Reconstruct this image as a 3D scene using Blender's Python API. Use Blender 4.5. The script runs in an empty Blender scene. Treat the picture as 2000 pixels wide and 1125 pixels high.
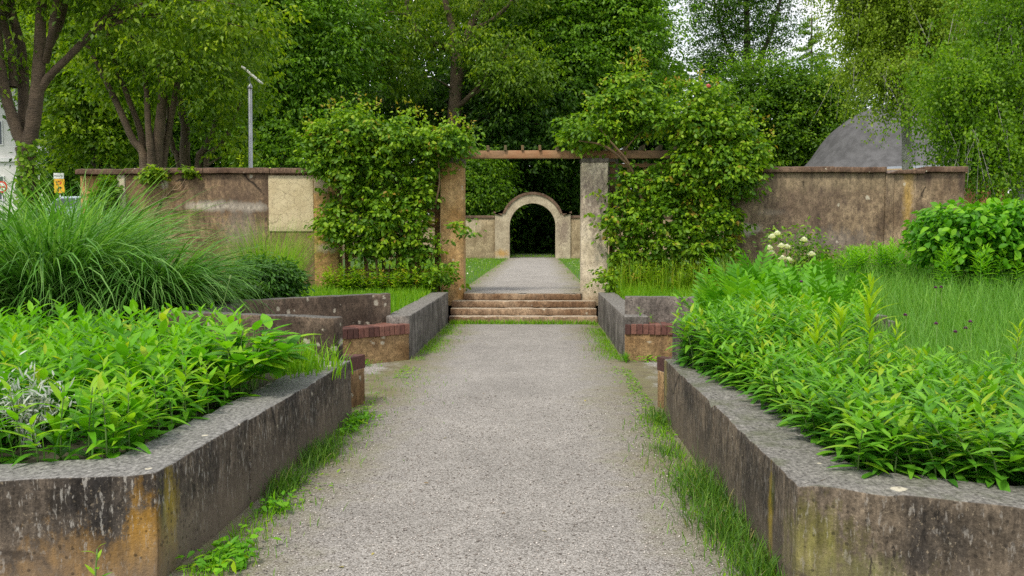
import bpy, bmesh, math, random
import numpy as np
from mathutils import Vector, Matrix, noise

random.seed(7)
rng = np.random.default_rng(7)
S = bpy.context.scene
COL = S.collection
PI = math.pi

# ------------------------------------------------------------------ camera
F = 1700.0
CAMZ = 1.65
cam_d = bpy.data.cameras.new('camera')
cam = bpy.data.objects.new('camera', cam_d)
COL.objects.link(cam)
cam_d.sensor_width = 36.0
cam_d.lens = 36.0 * F / 2000.0
cam_d.clip_start = 0.05
cam_d.clip_end = 2000.0
cam.location = (0, 0, CAMZ)
cam.rotation_euler = (PI / 2 - math.atan(99.5 / F), 0, math.atan(50 / F))
S.camera = cam
RM = cam.rotation_euler.to_matrix()

def ray(px, py):
    return RM @ Vector(((px - 1000.0) / F, -(py - 562.5) / F, -1.0))
def P(px, py, Y):
    d = ray(px, py); t = Y / d.y
    return Vector((t * d.x, Y, CAMZ + t * d.z))
def PZ(px, py, z):
    d = ray(px, py); t = (z - CAMZ) / d.z
    return Vector((t * d.x, t * d.y, z))

# ------------------------------------------------------------------ world, sun, exposure
SUN_EL, SUN_ROT = math.radians(56), math.radians(-150)
w = bpy.data.worlds.new('World'); S.world = w; w.use_nodes = True
nt = w.node_tree; nt.nodes.clear()
sky = nt.nodes.new('ShaderNodeTexSky'); sky.sky_type = 'NISHITA'; sky.sun_disc = False
sky.sun_elevation = SUN_EL; sky.sun_rotation = SUN_ROT; sky.dust_density = 2.0
tc = nt.nodes.new('ShaderNodeTexCoord')
mp = nt.nodes.new('ShaderNodeMapping'); mp.inputs['Scale'].default_value = (1.6, 1.6, 4.0)
nz = nt.nodes.new('ShaderNodeTexNoise'); nz.inputs['Scale'].default_value = 2.2; nz.inputs['Detail'].default_value = 7
cr = nt.nodes.new('ShaderNodeValToRGB')
cr.color_ramp.elements[0].position = 0.36; cr.color_ramp.elements[0].color = (0.35, 0.35, 0.35, 1)
cr.color_ramp.elements[1].position = 0.62; cr.color_ramp.elements[1].color = (1, 1, 1, 1)
mx = nt.nodes.new('ShaderNodeMixRGB'); mx.inputs[2].default_value = (6.5, 6.4, 6.25, 1)
bg = nt.nodes.new('ShaderNodeBackground'); bg.inputs['Strength'].default_value = 0.1
wo = nt.nodes.new('ShaderNodeOutputWorld')
L = nt.links.new
L(tc.outputs['Generated'], mp.inputs['Vector']); L(mp.outputs[0], nz.inputs['Vector'])
L(nz.outputs[0], cr.inputs[0]); L(cr.outputs[0], mx.inputs[0]); L(sky.outputs[0], mx.inputs[1])
L(mx.outputs[0], bg.inputs[0]); L(bg.outputs[0], wo.inputs[0])

sun_d = bpy.data.lights.new('sun', 'SUN'); sun_d.energy = 1.5; sun_d.angle = math.radians(11); sun_d.color = (1.0, 0.93, 0.80)
sun = bpy.data.objects.new('sun', sun_d); COL.objects.link(sun)
sdir = Vector((math.sin(SUN_ROT) * math.cos(SUN_EL), math.cos(SUN_ROT) * math.cos(SUN_EL), math.sin(SUN_EL)))
sun.rotation_euler = sdir.to_track_quat('Z', 'Y').to_euler()
sun.location = sdir * 60

S.view_settings.view_transform = 'Standard'
S.view_settings.look = 'None'
S.view_settings.exposure = 1.1
S.view_settings.gamma = 1.0
S.view_settings.use_curve_mapping = False
S.render.engine = 'CYCLES'
cy = S.cycles
cy.max_bounces = 6; cy.diffuse_bounces = 3; cy.glossy_bounces = 2; cy.transmission_bounces = 4; cy.transparent_max_bounces = 4
cy.caustics_reflective = False; cy.caustics_refractive = False
cy.use_denoising = False

# ------------------------------------------------------------------ object helpers
def tag(o, label, cat, group=None, kind=None):
    o['label'] = label; o['category'] = cat
    if group: o['group'] = group
    if kind: o['kind'] = kind
    return o
def empty(name, loc, label=None, cat=None, group=None, rz=0.0):
    o = bpy.data.objects.new(name, None); COL.objects.link(o)
    o.empty_display_size = 0.1
    o.location = loc; o.rotation_euler = (0, 0, rz)
    if label: tag(o, label, cat, group)
    return o
def obj(name, me, mat=None, parent=None, world=True):
    """link a mesh; world=True: its vertices are world coordinates even under a parent"""
    o = bpy.data.objects.new(name, me); COL.objects.link(o)
    if mat is not None and len(me.materials) == 0: me.materials.append(mat)
    if parent is not None:
        o.parent = parent
        if world: o.matrix_parent_inverse = world_of(parent).inverted()
    return o
def world_of(o):
    m = Matrix.LocRotScale(o.location, o.rotation_euler, o.scale)
    if o.parent: m = world_of(o.parent) @ o.matrix_parent_inverse @ m
    return m
def struct(o): o['kind'] = 'structure'; return o
def stuff(o): o['kind'] = 'stuff'; return o

def mesh_np(name, verts, faces, tint=None, smooth=False):
    """verts (N,3); faces: list of int arrays (n,k)"""
    me = bpy.data.meshes.new(name)
    verts = np.ascontiguousarray(verts, dtype=np.float32)
    me.vertices.add(len(verts)); me.vertices.foreach_set('co', verts.ravel())
    faces = [np.asarray(f, dtype=np.int32) for f in faces if len(f)]
    li = np.concatenate([f.ravel() for f in faces])
    tot = np.concatenate([np.full(len(f), f.shape[1], dtype=np.int32) for f in faces])
    st = np.concatenate([[0], np.cumsum(tot)[:-1]]).astype(np.int32)
    me.loops.add(len(li)); me.loops.foreach_set('vertex_index', li)
    me.polygons.add(len(tot)); me.polygons.foreach_set('loop_start', st); me.polygons.foreach_set('loop_total', tot)
    if smooth: me.polygons.foreach_set('use_smooth', np.ones(len(tot), dtype=bool))
    if tint is not None:
        a = me.attributes.new('tint', 'FLOAT', 'POINT'); a.data.foreach_set('value', np.ascontiguousarray(tint, dtype=np.float32))
    me.update(calc_edges=True)
    return me

class Acc:
    """collects pieces for one mesh"""
    def __init__(s): s.v = []; s.f = {}; s.t = []; s.n = 0
    def add(s, v, faces, t=None):
        v = np.asarray(v, dtype=np.float64).reshape(-1, 3)
        for f in faces:
            f = np.asarray(f, dtype=np.int64)
            if len(f): s.f.setdefault(f.shape[1], []).append(f + s.n)
        s.v.append(v); s.t.append(np.zeros(len(v)) if t is None else np.broadcast_to(np.asarray(t, dtype=np.float64), (len(v),)))
        s.n += len(v)
    def mesh(s, name, smooth=False):
        return mesh_np(name, np.concatenate(s.v), [np.concatenate(x) for x in s.f.values()], np.concatenate(s.t), smooth)

def norm(a):
    return a / np.maximum(np.linalg.norm(a, axis=-1, keepdims=True), 1e-9)

# leaf templates: x across, y along, z up
T_DIAM = (np.array([(0, 0, 0), (.5, .42, .16), (0, 1, 0), (-.5, .42, .16)], float), [np.array([(0, 1, 2), (0, 2, 3)])])
T_LEAF = (np.array([(0, 0, 0), (-.46, .3, .14), (-.40, .65, .10), (0, 1, 0), (.40, .65, .10), (.46, .3, .14), (0, .3, 0), (0, .65, 0)], float),
          [np.array([(0, 6, 1), (2, 7, 3), (0, 5, 6), (3, 7, 4)]), np.array([(1, 6, 7, 2), (6, 5, 4, 7)])])
def _fine():
    ys = [0.0, .1, .24, .42, .6, .78, .91, 1.0]; ws = [.05, .27, .43, .5, .45, .3, .14, .0]
    v = []; f = []
    for y, wd in zip(ys, ws): v += [(-wd, y, .22 * wd), (0, y, 0), (wd, y, .22 * wd)]
    for i in range(len(ys) - 1):
        a = i * 3
        f += [(a, a + 1, a + 4, a + 3), (a + 1, a + 2, a + 5, a + 4)]
    return np.array(v, float), [np.array(f)]
T_FINE = _fine()

def place(acc, T, pos, fwd, up, Ln, Wd, curl=0.0, tint=None):
    tv, tf = T
    pos = np.asarray(pos, float); N = len(pos)
    if N == 0: return
    f = norm(np.asarray(fwd, float)); r = norm(np.cross(f, up)); u = np.cross(r, f)
    Ln = np.broadcast_to(np.asarray(Ln, float), (N,)); Wd = np.broadcast_to(np.asarray(Wd, float), (N,))
    curl = np.broadcast_to(np.asarray(curl, float), (N,))
    x = tv[None, :, 0] * Wd[:, None]; y = tv[None, :, 1] * Ln[:, None]
    z = tv[None, :, 2] * Wd[:, None] - curl[:, None] * (tv[None, :, 1] ** 2) * Ln[:, None]
    v = pos[:, None] + x[..., None] * r[:, None] + y[..., None] * f[:, None] + z[..., None] * u[:, None]
    k = len(tv); off = (np.arange(N) * k)
    faces = [(q[None] + off[:, None, None]).reshape(-1, q.shape[1]) for q in tf]
    t = None if tint is None else np.repeat(np.broadcast_to(np.asarray(tint, float), (N,)), k)
    acc.add(v.reshape(-1, 3), faces, t)

def blades(acc, base, az, Ln, Wd, th0, th1, nseg=4, tint=None, power=1.4):
    """curved grass ribbons. base (N,3); th0 angle from vertical at the foot, th1 how much it bends over by the tip"""
    base = np.asarray(base, float); N = len(base)
    if N == 0: return
    t = np.linspace(0, 1, nseg + 1)
    th = th0[:, None] + th1[:, None] * (t[None] ** power)
    ds = Ln[:, None] / nseg
    hx = np.concatenate([np.zeros((N, 1)), np.cumsum(np.sin(th[:, :-1]) * ds, 1)], 1)
    hz = np.concatenate([np.zeros((N, 1)), np.cumsum(np.cos(th[:, :-1]) * ds, 1)], 1)
    d = np.stack([np.cos(az), np.sin(az), np.zeros(N)], 1)
    tw = rng.normal(0, .5, N)
    sdx = np.stack([-np.sin(az + tw), np.cos(az + tw), rng.normal(0, .25, N)], 1)
    c = base[:, None] + hx[..., None] * d[:, None] + hz[..., None] * np.array([0, 0, 1.0])
    wd = Wd[:, None] * np.clip(np.minimum(1.0, .6 + t * 1.6) * (1 - t ** 2.2), .02, 1)[None]
    l = c - sdx[:, None] * wd[..., None] * .5; r = c + sdx[:, None] * wd[..., None] * .5
    v = np.stack([l, r], 2).reshape(N, -1, 3)
    k = (nseg + 1) * 2
    q = np.array([(2 * i, 2 * i + 1, 2 * i + 3, 2 * i + 2) for i in range(nseg)])
    f = (q[None] + (np.arange(N) * k)[:, None, None]).reshape(-1, 4)
    acc.add(v.reshape(-1, 3), [f], None if tint is None else np.repeat(tint, k))

def tube(acc, pts, rad, ns=7, tint=0.5, wob=0.0):
    pts = np.asarray([tuple(p) for p in pts], float); n = len(pts)
    rad = np.broadcast_to(np.asarray(rad, float), (n,))
    tg = norm(np.gradient(pts, axis=0))
    ref = np.array([.31, .22, .1]) if abs(tg[0, 2]) > .7 else np.array([0, 0, 1.0])
    a = norm(np.cross(tg, ref)); b = np.cross(tg, a)
    an = np.arange(ns) / ns * 2 * PI
    rr = rad[:, None] * (1 + (rng.normal(0, wob, (n, ns)) if wob else 0))
    v = pts[:, None] + rr[..., None] * (np.cos(an)[None, :, None] * a[:, None] + np.sin(an)[None, :, None] * b[:, None])
    i = np.arange(n - 1)[:, None] * ns; j = np.arange(ns)[None]; j2 = (j + 1) % ns
    f = np.stack([i + j, i + j2, i + ns + j2, i + ns + j], -1).reshape(-1, 4)
    v = np.concatenate([v.reshape(-1, 3), pts[[-1]]])
    top = np.array([[(n - 1) * ns + k, (n - 1) * ns + (k + 1) % ns, n * ns] for k in range(ns)])
    acc.add(v, [f, top], tint)
def bez(p, n=8):
    """smooth path through a few points (Catmull-Rom)"""
    p = [Vector(q) for q in p]; out = []
    if len(p) == 2: return [p[0].lerp(p[1], i / n) for i in range(n + 1)]
    e = [p[0] * 2 - p[1]] + p + [p[-1] * 2 - p[-2]]
    for i in range(1, len(e) - 2):
        for k in range(n):
            t = k / n; a, b, c, d = e[i - 1], e[i], e[i + 1], e[i + 2]
            out.append(0.5 * ((2 * b) + (c - a) * t + (2 * a - 5 * b + 4 * c - d) * t * t + (3 * b - a - 3 * c + d) * t ** 3))
    out.append(p[-1]); return out
def lerp_r(r, n): return np.interp(np.linspace(0, 1, n), np.linspace(0, 1, len(r)), r)

def box_mesh(name, x0, x1, y0, y1, z0, z1, bev=0.0):
    bm = bmesh.new(); bmesh.ops.create_cube(bm, size=1)
    for v in bm.verts:
        v.co = Vector((x0 + (v.co.x + .5) * (x1 - x0), y0 + (v.co.y + .5) * (y1 - y0), z0 + (v.co.z + .5) * (z1 - z0)))
    if bev: bmesh.ops.bevel(bm, geom=bm.edges[:], offset=bev, segments=2, affect='EDGES', profile=.6)
    me = bpy.data.meshes.new(name); bm.to_mesh(me); bm.free(); return me

def rough_box(name, org, ang, Lx, Ty, Hz, seg=.06, rad=.015, amp=.004, mA=0.0, mB=0.0, edge=0.0, nscale=3.0, seed=0.0, capA=True, capB=True):
    """a worn block: origin at one lower end, x along the direction ang, y to its left; mA, mB shear the two ends for mitres"""
    def lin(l):
        n = max(1, int(round((l - 2 * rad) / seg)))
        a = [0] + list(np.linspace(rad, l - rad, n + 1)) + [l]
        return np.array(a)
    X, Y, Z = lin(Lx), lin(Ty), lin(Hz)
    bm = bmesh.new()
    def grid(A, B, fn, flip):
        vs = [[bm.verts.new(fn(a, b)) for b in B] for a in A]
        for i in range(len(A) - 1):
            for j in range(len(B) - 1):
                q = (vs[i][j], vs[i + 1][j], vs[i + 1][j + 1], vs[i][j + 1])
                bm.faces.new(q[::-1] if flip else q)
    grid(X, Z, lambda a, b: (a, 0, b), False); grid(X, Z, lambda a, b: (a, Ty, b), True)
    grid(Y, Z, lambda a, b: (0, a, b), True); grid(Y, Z, lambda a, b: (Lx, a, b), False)
    grid(X, Y, lambda a, b: (a, b, Hz), False); grid(X, Y, lambda a, b: (a, b, 0), True)
    bmesh.ops.remove_doubles(bm, verts=bm.verts[:], dist=1e-5)
    ca, sa = math.cos(ang), math.sin(ang); org = Vector(org)
    dim = Vector((Lx, Ty, Hz))
    for v in bm.verts:
        p = v.co.copy()
        q = Vector([min(max(p[i], rad), dim[i] - rad) for i in range(3)])
        if (not capA and p.x < rad) or (not capB and p.x > Lx - rad): q.x = p.x
        d = p - q
        if d.length > 1e-6: p = q + d.normalized() * rad
        s = p.y / Ty
        p.x = p.x * (1 - 0) + 0
        tA, tB = mA * p.y, -mB * p.y
        fr = p.x / Lx; p.x += tA * (1 - fr) + tB * fr
        wp = Vector((org.x + ca * p.x - sa * p.y, org.y + sa * p.x + ca * p.y, org.z + p.z))
        k = wp * nscale + Vector((seed, seed * .7, 0))
        nv = noise.noise_vector(k) * amp + noise.noise_vector(k * 4.1) * amp * .5
        if edge and p.z > Hz - .05:
            nv += Vector((0, 0, -1)) * max(0, noise.noise(k * 2.3) - .1) * edge
        v.co = wp + nv
    for f in bm.faces: f.smooth = True
    bmesh.ops.recalc_face_normals(bm, faces=bm.faces[:])
    me = bpy.data.meshes.new(name); bm.to_mesh(me); bm.free(); return me

# ------------------------------------------------------------------ materials
def newmat(name):
    m = bpy.data.materials.new(name); m.use_nodes = True
    n = m.node_tree.nodes; b = n.get('Principled BSDF'); o = n.get('Material Output')
    return m, m.node_tree, b, o
def N(t, typ, **kw):
    n = t.nodes.new(typ)
    for k, v in kw.items():
        if k in n.inputs: n.inputs[k].default_value = v
        else: setattr(n, k, v)
    return n
def c4(c): return (c[0], c[1], c[2], 1)
def ramp(t, src, stops, interp='LINEAR'):
    r = t.nodes.new('ShaderNodeValToRGB'); e = r.color_ramp.elements; r.color_ramp.interpolation = interp
    while len(e) < len(stops): e.new(.5)
    for i, (p, c) in enumerate(stops):
        e[i].position = p; e[i].color = c4(c) if not isinstance(c, (int, float)) else (c, c, c, 1)
    if src is not None: t.links.new(src, r.inputs[0])
    return r.outputs[0]
def mix(t, fac, a, b, mode='MIX'):
    m = t.nodes.new('ShaderNodeMixRGB'); m.blend_type = mode
    for s, i in ((fac, 0), (a, 1), (b, 2)):
        if isinstance(s, bpy.types.NodeSocket): t.links.new(s, m.inputs[i])
        elif isinstance(s, (int, float)): m.inputs[i].default_value = s if i == 0 else (s, s, s, 1)
        else: m.inputs[i].default_value = c4(s)
    return m.outputs[0]
def math_(t, op, a, b=0.0, c=None, clamp=False):
    m = t.nodes.new('ShaderNodeMath'); m.operation = op; m.use_clamp = clamp
    for s, i in ((a, 0), (b, 1), (c, 2)):
        if s is None: continue
        if isinstance(s, bpy.types.NodeSocket): t.links.new(s, m.inputs[i])
        else: m.inputs[i].default_value = s
    return m.outputs[0]
def noise_n(t, vec, scale, detail=5, rough=.55, dist=0.0):
    n = N(t, 'ShaderNodeTexNoise', Scale=scale, Detail=detail, Roughness=rough, Distortion=dist)
    t.links.new(vec, n.inputs['Vector']); return n.outputs[0]
def mapped(t, vec, scale, loc=(0, 0, 0)):
    m = t.nodes.new('ShaderNodeMapping'); m.inputs['Scale'].default_value = scale; m.inputs['Location'].default_value = loc
    t.links.new(vec, m.inputs['Vector']); return m.outputs[0]
def bump(t, b, h, strength=.4, dist=.01):
    n = N(t, 'ShaderNodeBump', Strength=strength, Distance=dist)
    t.links.new(h, n.inputs['Height']); t.links.new(n.outputs[0], b.inputs['Normal'])

def leafmat(name, stops, transl=.38, rough=.5, spec=.35, tcol=1.5):
    m, t, b, o = newmat(name)
    a = N(t, 'ShaderNodeAttribute', attribute_name='tint')
    col = ramp(t, a.outputs['Fac'], stops)
    g = N(t, 'ShaderNodeNewGeometry')
    nn = noise_n(t, g.outputs['Position'], 14.0, 3)
    col = mix(t, .35, col, ramp(t, nn, [(.3, .62), (.7, 1.35)]), 'MULTIPLY')
    t.links.new(col, b.inputs['Base Color']); b.inputs['Roughness'].default_value = rough
    b.inputs['Specular IOR Level'].default_value = spec
    tr = t.nodes.new('ShaderNodeBsdfTranslucent')
    tc_ = mix(t, 1.0, col, (tcol * 1.0, tcol * 1.05, tcol * .45), 'MULTIPLY'); t.links.new(tc_, tr.inputs['Color'])
    ms = t.nodes.new('ShaderNodeMixShader'); ms.inputs[0].default_value = transl
    t.links.new(b.outputs[0], ms.inputs[1]); t.links.new(tr.outputs[0], ms.inputs[2]); t.links.new(ms.outputs[0], o.inputs['Surface'])
    return m

def plain(name, col, rough=.6, var=.15, scale=8.0, metal=0.0, bmp=0.0):
    m, t, b, o = newmat(name)
    g = N(t, 'ShaderNodeNewGeometry')
    n = noise_n(t, g.outputs['Position'], scale, 5)
    cc = mix(t, 1.0, col, ramp(t, n, [(.3, 1 - var), (.7, 1 + var)]), 'MULTIPLY')
    t.links.new(cc, b.inputs['Base Color']); b.inputs['Roughness'].default_value = rough; b.inputs['Metallic'].default_value = metal
    if bmp: bump(t, b, n, bmp, .01)
    return m

def concrete(name, c_lo, c_hi, dark=(.035, .03, .027), streak=.6, lichen=.0, lich_scale=9.0, top=None, stains=(), grime=.5, fleck=.0, damp=None, moss=0.0, zband=None, lichen_col=(.52, .48, .38), mott=.8, drips=0.0, crack=0.0, speck=0.0, spots=()):
    """old concrete or render: patchy body, dark run-off streaks, lichen discs, pale flecks, local stains (centre, radii, colour, strength)"""
    m, t, b, o = newmat(name)
    g = N(t, 'ShaderNodeNewGeometry'); pos = g.outputs['Position']
    n1 = noise_n(t, pos, 1.7, 6, .6)
    col = ramp(t, n1, [(.39, c_lo), (.61, c_hi)])
    nf = noise_n(t, pos, 55.0, 4, .7)
    col = mix(t, 1.0, col, ramp(t, nf, [(.3, 1 - .55 * mott), (.7, 1 + .6 * mott)]), 'MULTIPLY')
    sv = mapped(t, pos, (7, 7, 1.3))
    ns = noise_n(t, sv, 1.0, 6, .65)
    n2 = noise_n(t, pos, 2.6, 5, .6)
    sm = math_(t, 'MULTIPLY', ramp(t, ns, [(.42, 0.0), (.66, 1.0)]), ramp(t, n2, [(.35, 0.0), (.6, 1.0)]))
    col = mix(t, math_(t, 'MULTIPLY', sm, streak), col, dark)
    ng = noise_n(t, mapped(t, pos, (5, 5, 3.0), (4, 1, 2)), 1.0, 8, .7)
    col = mix(t, math_(t, 'MULTIPLY', ramp(t, ng, [(.5, 0.0), (.72, 1.0)]), grime), col, tuple(x * 1.3 for x in dark))
    nm = noise_n(t, mapped(t, pos, (17, 17, 11)), 1.0, 7, .75)
    for (ctr, rad, sc, st) in stains:
        v = t.nodes.new('ShaderNodeVectorMath'); v.operation = 'SUBTRACT'; t.links.new(pos, v.inputs[0]); v.inputs[1].default_value = ctr
        v2 = t.nodes.new('ShaderNodeVectorMath'); v2.operation = 'DIVIDE'; t.links.new(v.outputs[0], v2.inputs[0]); v2.inputs[1].default_value = rad
        v3 = t.nodes.new('ShaderNodeVectorMath'); v3.operation = 'LENGTH'; t.links.new(v2.outputs[0], v3.inputs[0])
        dd = math_(t, 'ADD', v3.outputs['Value'], math_(t, 'MULTIPLY', math_(t, 'SUBTRACT', ns, .5), 1.6))
        dd = math_(t, 'ADD', dd, math_(t, 'MULTIPLY', math_(t, 'SUBTRACT', nm, .5), 2.2))
        mk = ramp(t, dd, [(.3, st), (1.05, 0.0)])
        col = mix(t, mk, col, sc)
    col = mix(t, mott, col, ramp(t, nm, [(.34, .45), (.5, 1.0), (.66, 1.6)]), 'MULTIPLY')
    if lichen:
        dv = mix(t, .06, pos, N(t, 'ShaderNodeTexNoise', Scale=6.0).outputs['Color'])
        vo = N(t, 'ShaderNodeTexVoronoi', Scale=lich_scale); t.links.new(dv, vo.inputs['Vector'])
        vc = N(t, 'ShaderNodeSeparateColor'); t.links.new(vo.outputs['Color'], vc.inputs[0])
        thr = math_(t, 'MULTIPLY', ramp(t, vc.outputs[0], [(1 - lichen, 0.0), (1 - lichen + .02, .3), (1.0, .55)]), ramp(t, n2, [(.4, .3), (.6, 1.0)]))
        d2 = math_(t, 'ADD', vo.outputs['Distance'], math_(t, 'ADD', math_(t, 'MULTIPLY', math_(t, 'SUBTRACT', nf, .5), .5), math_(t, 'MULTIPLY', math_(t, 'SUBTRACT', nm, .5), .8)))
        lm = ramp(t, math_(t, 'SUBTRACT', thr, d2), [(0.0, 0.0), (.12, 1.0)])
        col = mix(t, math_(t, 'MULTIPLY', lm, .8), col, lichen_col)
    if speck:
        sk = noise_n(t, mapped(t, pos, (70, 70, 48)), 1.0, 4, .6)
        km_ = math_(t, 'MULTIPLY', ramp(t, sk, [(.60, 0.0), (.66, 1.0)]), ramp(t, ng, [(.36, .15), (.6, 1.0)]))
        col = mix(t, math_(t, 'MULTIPLY', km_, speck), col, (.40, .33, .23))
        sr = noise_n(t, mapped(t, pos, (26, 26, 4)), 1.0, 6, .7)
        col = mix(t, .75, col, ramp(t, sr, [(.36, .5), (.5, 1.0), (.64, 1.55)]), 'MULTIPLY')
    if drips:
        dn_ = noise_n(t, mapped(t, pos, (30, 30, 8)), 1.0, 5, .7)
        dm_ = math_(t, 'MULTIPLY', ramp(t, dn_, [(.60, 0.0), (.64, 1.0)]), ramp(t, n2, [(.42, 0.0), (.52, 1.0)]))
        col = mix(t, math_(t, 'MULTIPLY', dm_, drips), col, (.018, .016, .014))
    if crack:
        vk = N(t, 'ShaderNodeTexVoronoi', Scale=crack, feature='DISTANCE_TO_EDGE')
        nk = N(t, 'ShaderNodeTexNoise', Scale=7.0, Detail=5); t.links.new(pos, nk.inputs['Vector'])
        t.links.new(mix(t, .10, pos, nk.outputs['Color']), vk.inputs['Vector'])
        km = math_(t, 'MULTIPLY', ramp(t, vk.outputs['Distance'], [(.004, 1.0), (.014, 0.0)]), ramp(t, n1, [(.50, 0.0), (.56, 1.0)]))
        col = mix(t, math_(t, 'MULTIPLY', km, .85), col, (.012, .010, .009))
    if fleck:
        fv = noise_n(t, mapped(t, pos, (46, 46, 14)), 1.0, 4, .65)
        col = mix(t, math_(t, 'MULTIPLY', ramp(t, fv, [(.58, 0.0), (.66, 1.0)]), fleck), col, (.42, .40, .36))
    if zband:
        sx = N(t, 'ShaderNodeSeparateXYZ'); t.links.new(pos, sx.inputs[0])
        zz = math_(t, 'ADD', sx.outputs['Z'], math_(t, 'MULTIPLY', math_(t, 'SUBTRACT', n2, .5), zband[4] if len(zband) > 4 else .25))
        mr = N(t, 'ShaderNodeMapRange'); t.links.new(zz, mr.inputs['Value'])
        mr.inputs['From Min'].default_value = zband[0]; mr.inputs['From Max'].default_value = zband[1]
        mr.inputs['To Min'].default_value = zband[3]; mr.inputs['To Max'].default_value = 0.0
        col = mix(t, mr.outputs[0], col, zband[2])
    sn = N(t, 'ShaderNodeSeparateXYZ'); t.links.new(g.outputs['Normal'], sn.inputs[0])
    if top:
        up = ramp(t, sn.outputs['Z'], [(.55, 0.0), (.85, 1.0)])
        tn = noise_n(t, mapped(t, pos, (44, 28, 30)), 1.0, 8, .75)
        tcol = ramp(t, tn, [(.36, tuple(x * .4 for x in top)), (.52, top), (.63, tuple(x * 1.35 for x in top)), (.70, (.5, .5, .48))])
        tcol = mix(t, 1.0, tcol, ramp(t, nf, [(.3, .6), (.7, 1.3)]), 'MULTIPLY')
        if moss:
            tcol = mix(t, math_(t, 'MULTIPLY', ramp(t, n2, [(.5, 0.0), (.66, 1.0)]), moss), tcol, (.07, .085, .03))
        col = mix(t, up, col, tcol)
    for (ctr, rd) in spots:
        v = t.nodes.new('ShaderNodeVectorMath'); v.operation = 'SUBTRACT'; t.links.new(pos, v.inputs[0]); v.inputs[1].default_value = ctr
        v3 = t.nodes.new('ShaderNodeVectorMath'); v3.operation = 'LENGTH'; t.links.new(v.outputs[0], v3.inputs[0])
        dd = math_(t, 'ADD', math_(t, 'MULTIPLY', v3.outputs['Value'], 1 / rd), math_(t, 'MULTIPLY', math_(t, 'SUBTRACT', nm, .5), 1.2))
        col = mix(t, ramp(t, math_(t, 'MULTIPLY', dd, .5), [(.42, .9), (.52, 0.0)]), col, lichen_col)
    vp = N(t, 'ShaderNodeTexVoronoi', Scale=38.0); t.links.new(pos, vp.inputs['Vector'])
    vpc = N(t, 'ShaderNodeSeparateColor'); t.links.new(vp.outputs['Color'], vpc.inputs[0])
    pit = math_(t, 'MULTIPLY', math_(t, 'GREATER_THAN', vpc.outputs[0], .8), math_(t, 'LESS_THAN', vp.outputs['Distance'], .3))
    col = mix(t, math_(t, 'MULTIPLY', pit, .55), col, (.02, .017, .014))
    t.links.new(col, b.inputs['Base Color']); b.inputs['Roughness'].default_value = .92; b.inputs['Specular IOR Level'].default_value = .2
    h = math_(t, 'SUBTRACT', math_(t, 'ADD', nf, math_(t, 'MULTIPLY', ng, .6)), math_(t, 'MULTIPLY', pit, .7))
    bump(t, b, h, .55, .012)
    return m

# foliage palettes
M = {}
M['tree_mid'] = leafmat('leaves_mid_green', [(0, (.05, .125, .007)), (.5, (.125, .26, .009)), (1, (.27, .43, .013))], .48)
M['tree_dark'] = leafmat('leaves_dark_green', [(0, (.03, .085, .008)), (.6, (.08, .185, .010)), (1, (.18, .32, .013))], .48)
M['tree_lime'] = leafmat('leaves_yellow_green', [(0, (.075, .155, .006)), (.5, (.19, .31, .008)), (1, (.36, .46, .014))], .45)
M['birch'] = leafmat('birch_leaves', [(0, (.10, .17, .012)), (.5, (.20, .31, .018)), (1, (.33, .44, .025))], .42)
M['rose'] = leafmat('rose_leaves', [(0, (.05, .135, .007)), (.45, (.145, .29, .009)), (.85, (.28, .42, .013)), (1, (.30, .21, .03))], .35, .5, .3)
M['bed'] = leafmat('bright_bed_leaves', [(0, (.045, .17, .007)), (.5, (.105, .32, .010)), (.92, (.21, .47, .014)), (1, (.33, .44, .02))], .4, .5, .3)
M['bed_blue'] = leafmat('bluish_bed_leaves', [(0, (.045, .17, .014)), (.5, (.10, .29, .018)), (.92, (.20, .44, .024)), (1, (.30, .42, .02))], .38, .48, .35)
M['lily'] = leafmat('lily_leaves', [(0, (.07, .21, .008)), (.5, (.15, .35, .010)), (1, (.36, .52, .02))], .42, .5, .3)
M['reed'] = leafmat('reed_leaves', [(0, (.04, .125, .014)), (.5, (.095, .26, .03)), (1, (.24, .43, .11))], .32, .45, .4)
M['lawn'] = leafmat('lawn_blades', [(0, (.07, .20, .006)), (.5, (.14, .33, .008)), (1, (.27, .45, .012))], .4, .5, .3)
M['meadow'] = leafmat('meadow_blades', [(0, (.065, .19, .02)), (.5, (.12, .30, .035)), (1, (.22, .42, .06))], .4, .5, .3)
M['shrub'] = leafmat('dark_shrub_leaves', [(0, (.024, .085, .010)), (.5, (.05, .15, .013)), (1, (.11, .24, .018))], .3, .5, .35)
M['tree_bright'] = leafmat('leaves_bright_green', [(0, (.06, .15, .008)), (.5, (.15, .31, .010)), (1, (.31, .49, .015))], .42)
M['verge'] = leafmat('verge_grass', [(0, (.03, .09, .008)), (.5, (.07, .18, .014)), (.9, (.15, .28, .02)), (1, (.30, .27, .10))], .3, .5, .3)
M['hedge'] = leafmat('hedge_leaves', [(0, (.05, .19, .007)), (.5, (.105, .32, .010)), (1, (.22, .46, .014))], .38, .5, .3)
M['silver'] = leafmat('silver_leaves', [(0, (.30, .34, .30)), (1, (.55, .58, .55))], .2, .7)
M['white_petal'] = leafmat('white_petals', [(0, (.72, .72, .60)), (1, (.85, .85, .78))], .3, .6)
M['pink_petal'] = leafmat('pink_petals', [(0, (.62, .14, .18)), (1, (.80, .32, .36))], .3, .6)
M['purple_petal'] = leafmat('purple_petals', [(0, (.10, .03, .09)), (1, (.26, .09, .24))], .2, .6)
M['stem'] = plain('green_stems', (.09, .16, .03), .6, .2)
M['cane'] = plain('brown_canes', (.16, .10, .05), .8, .3, 20)
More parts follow.
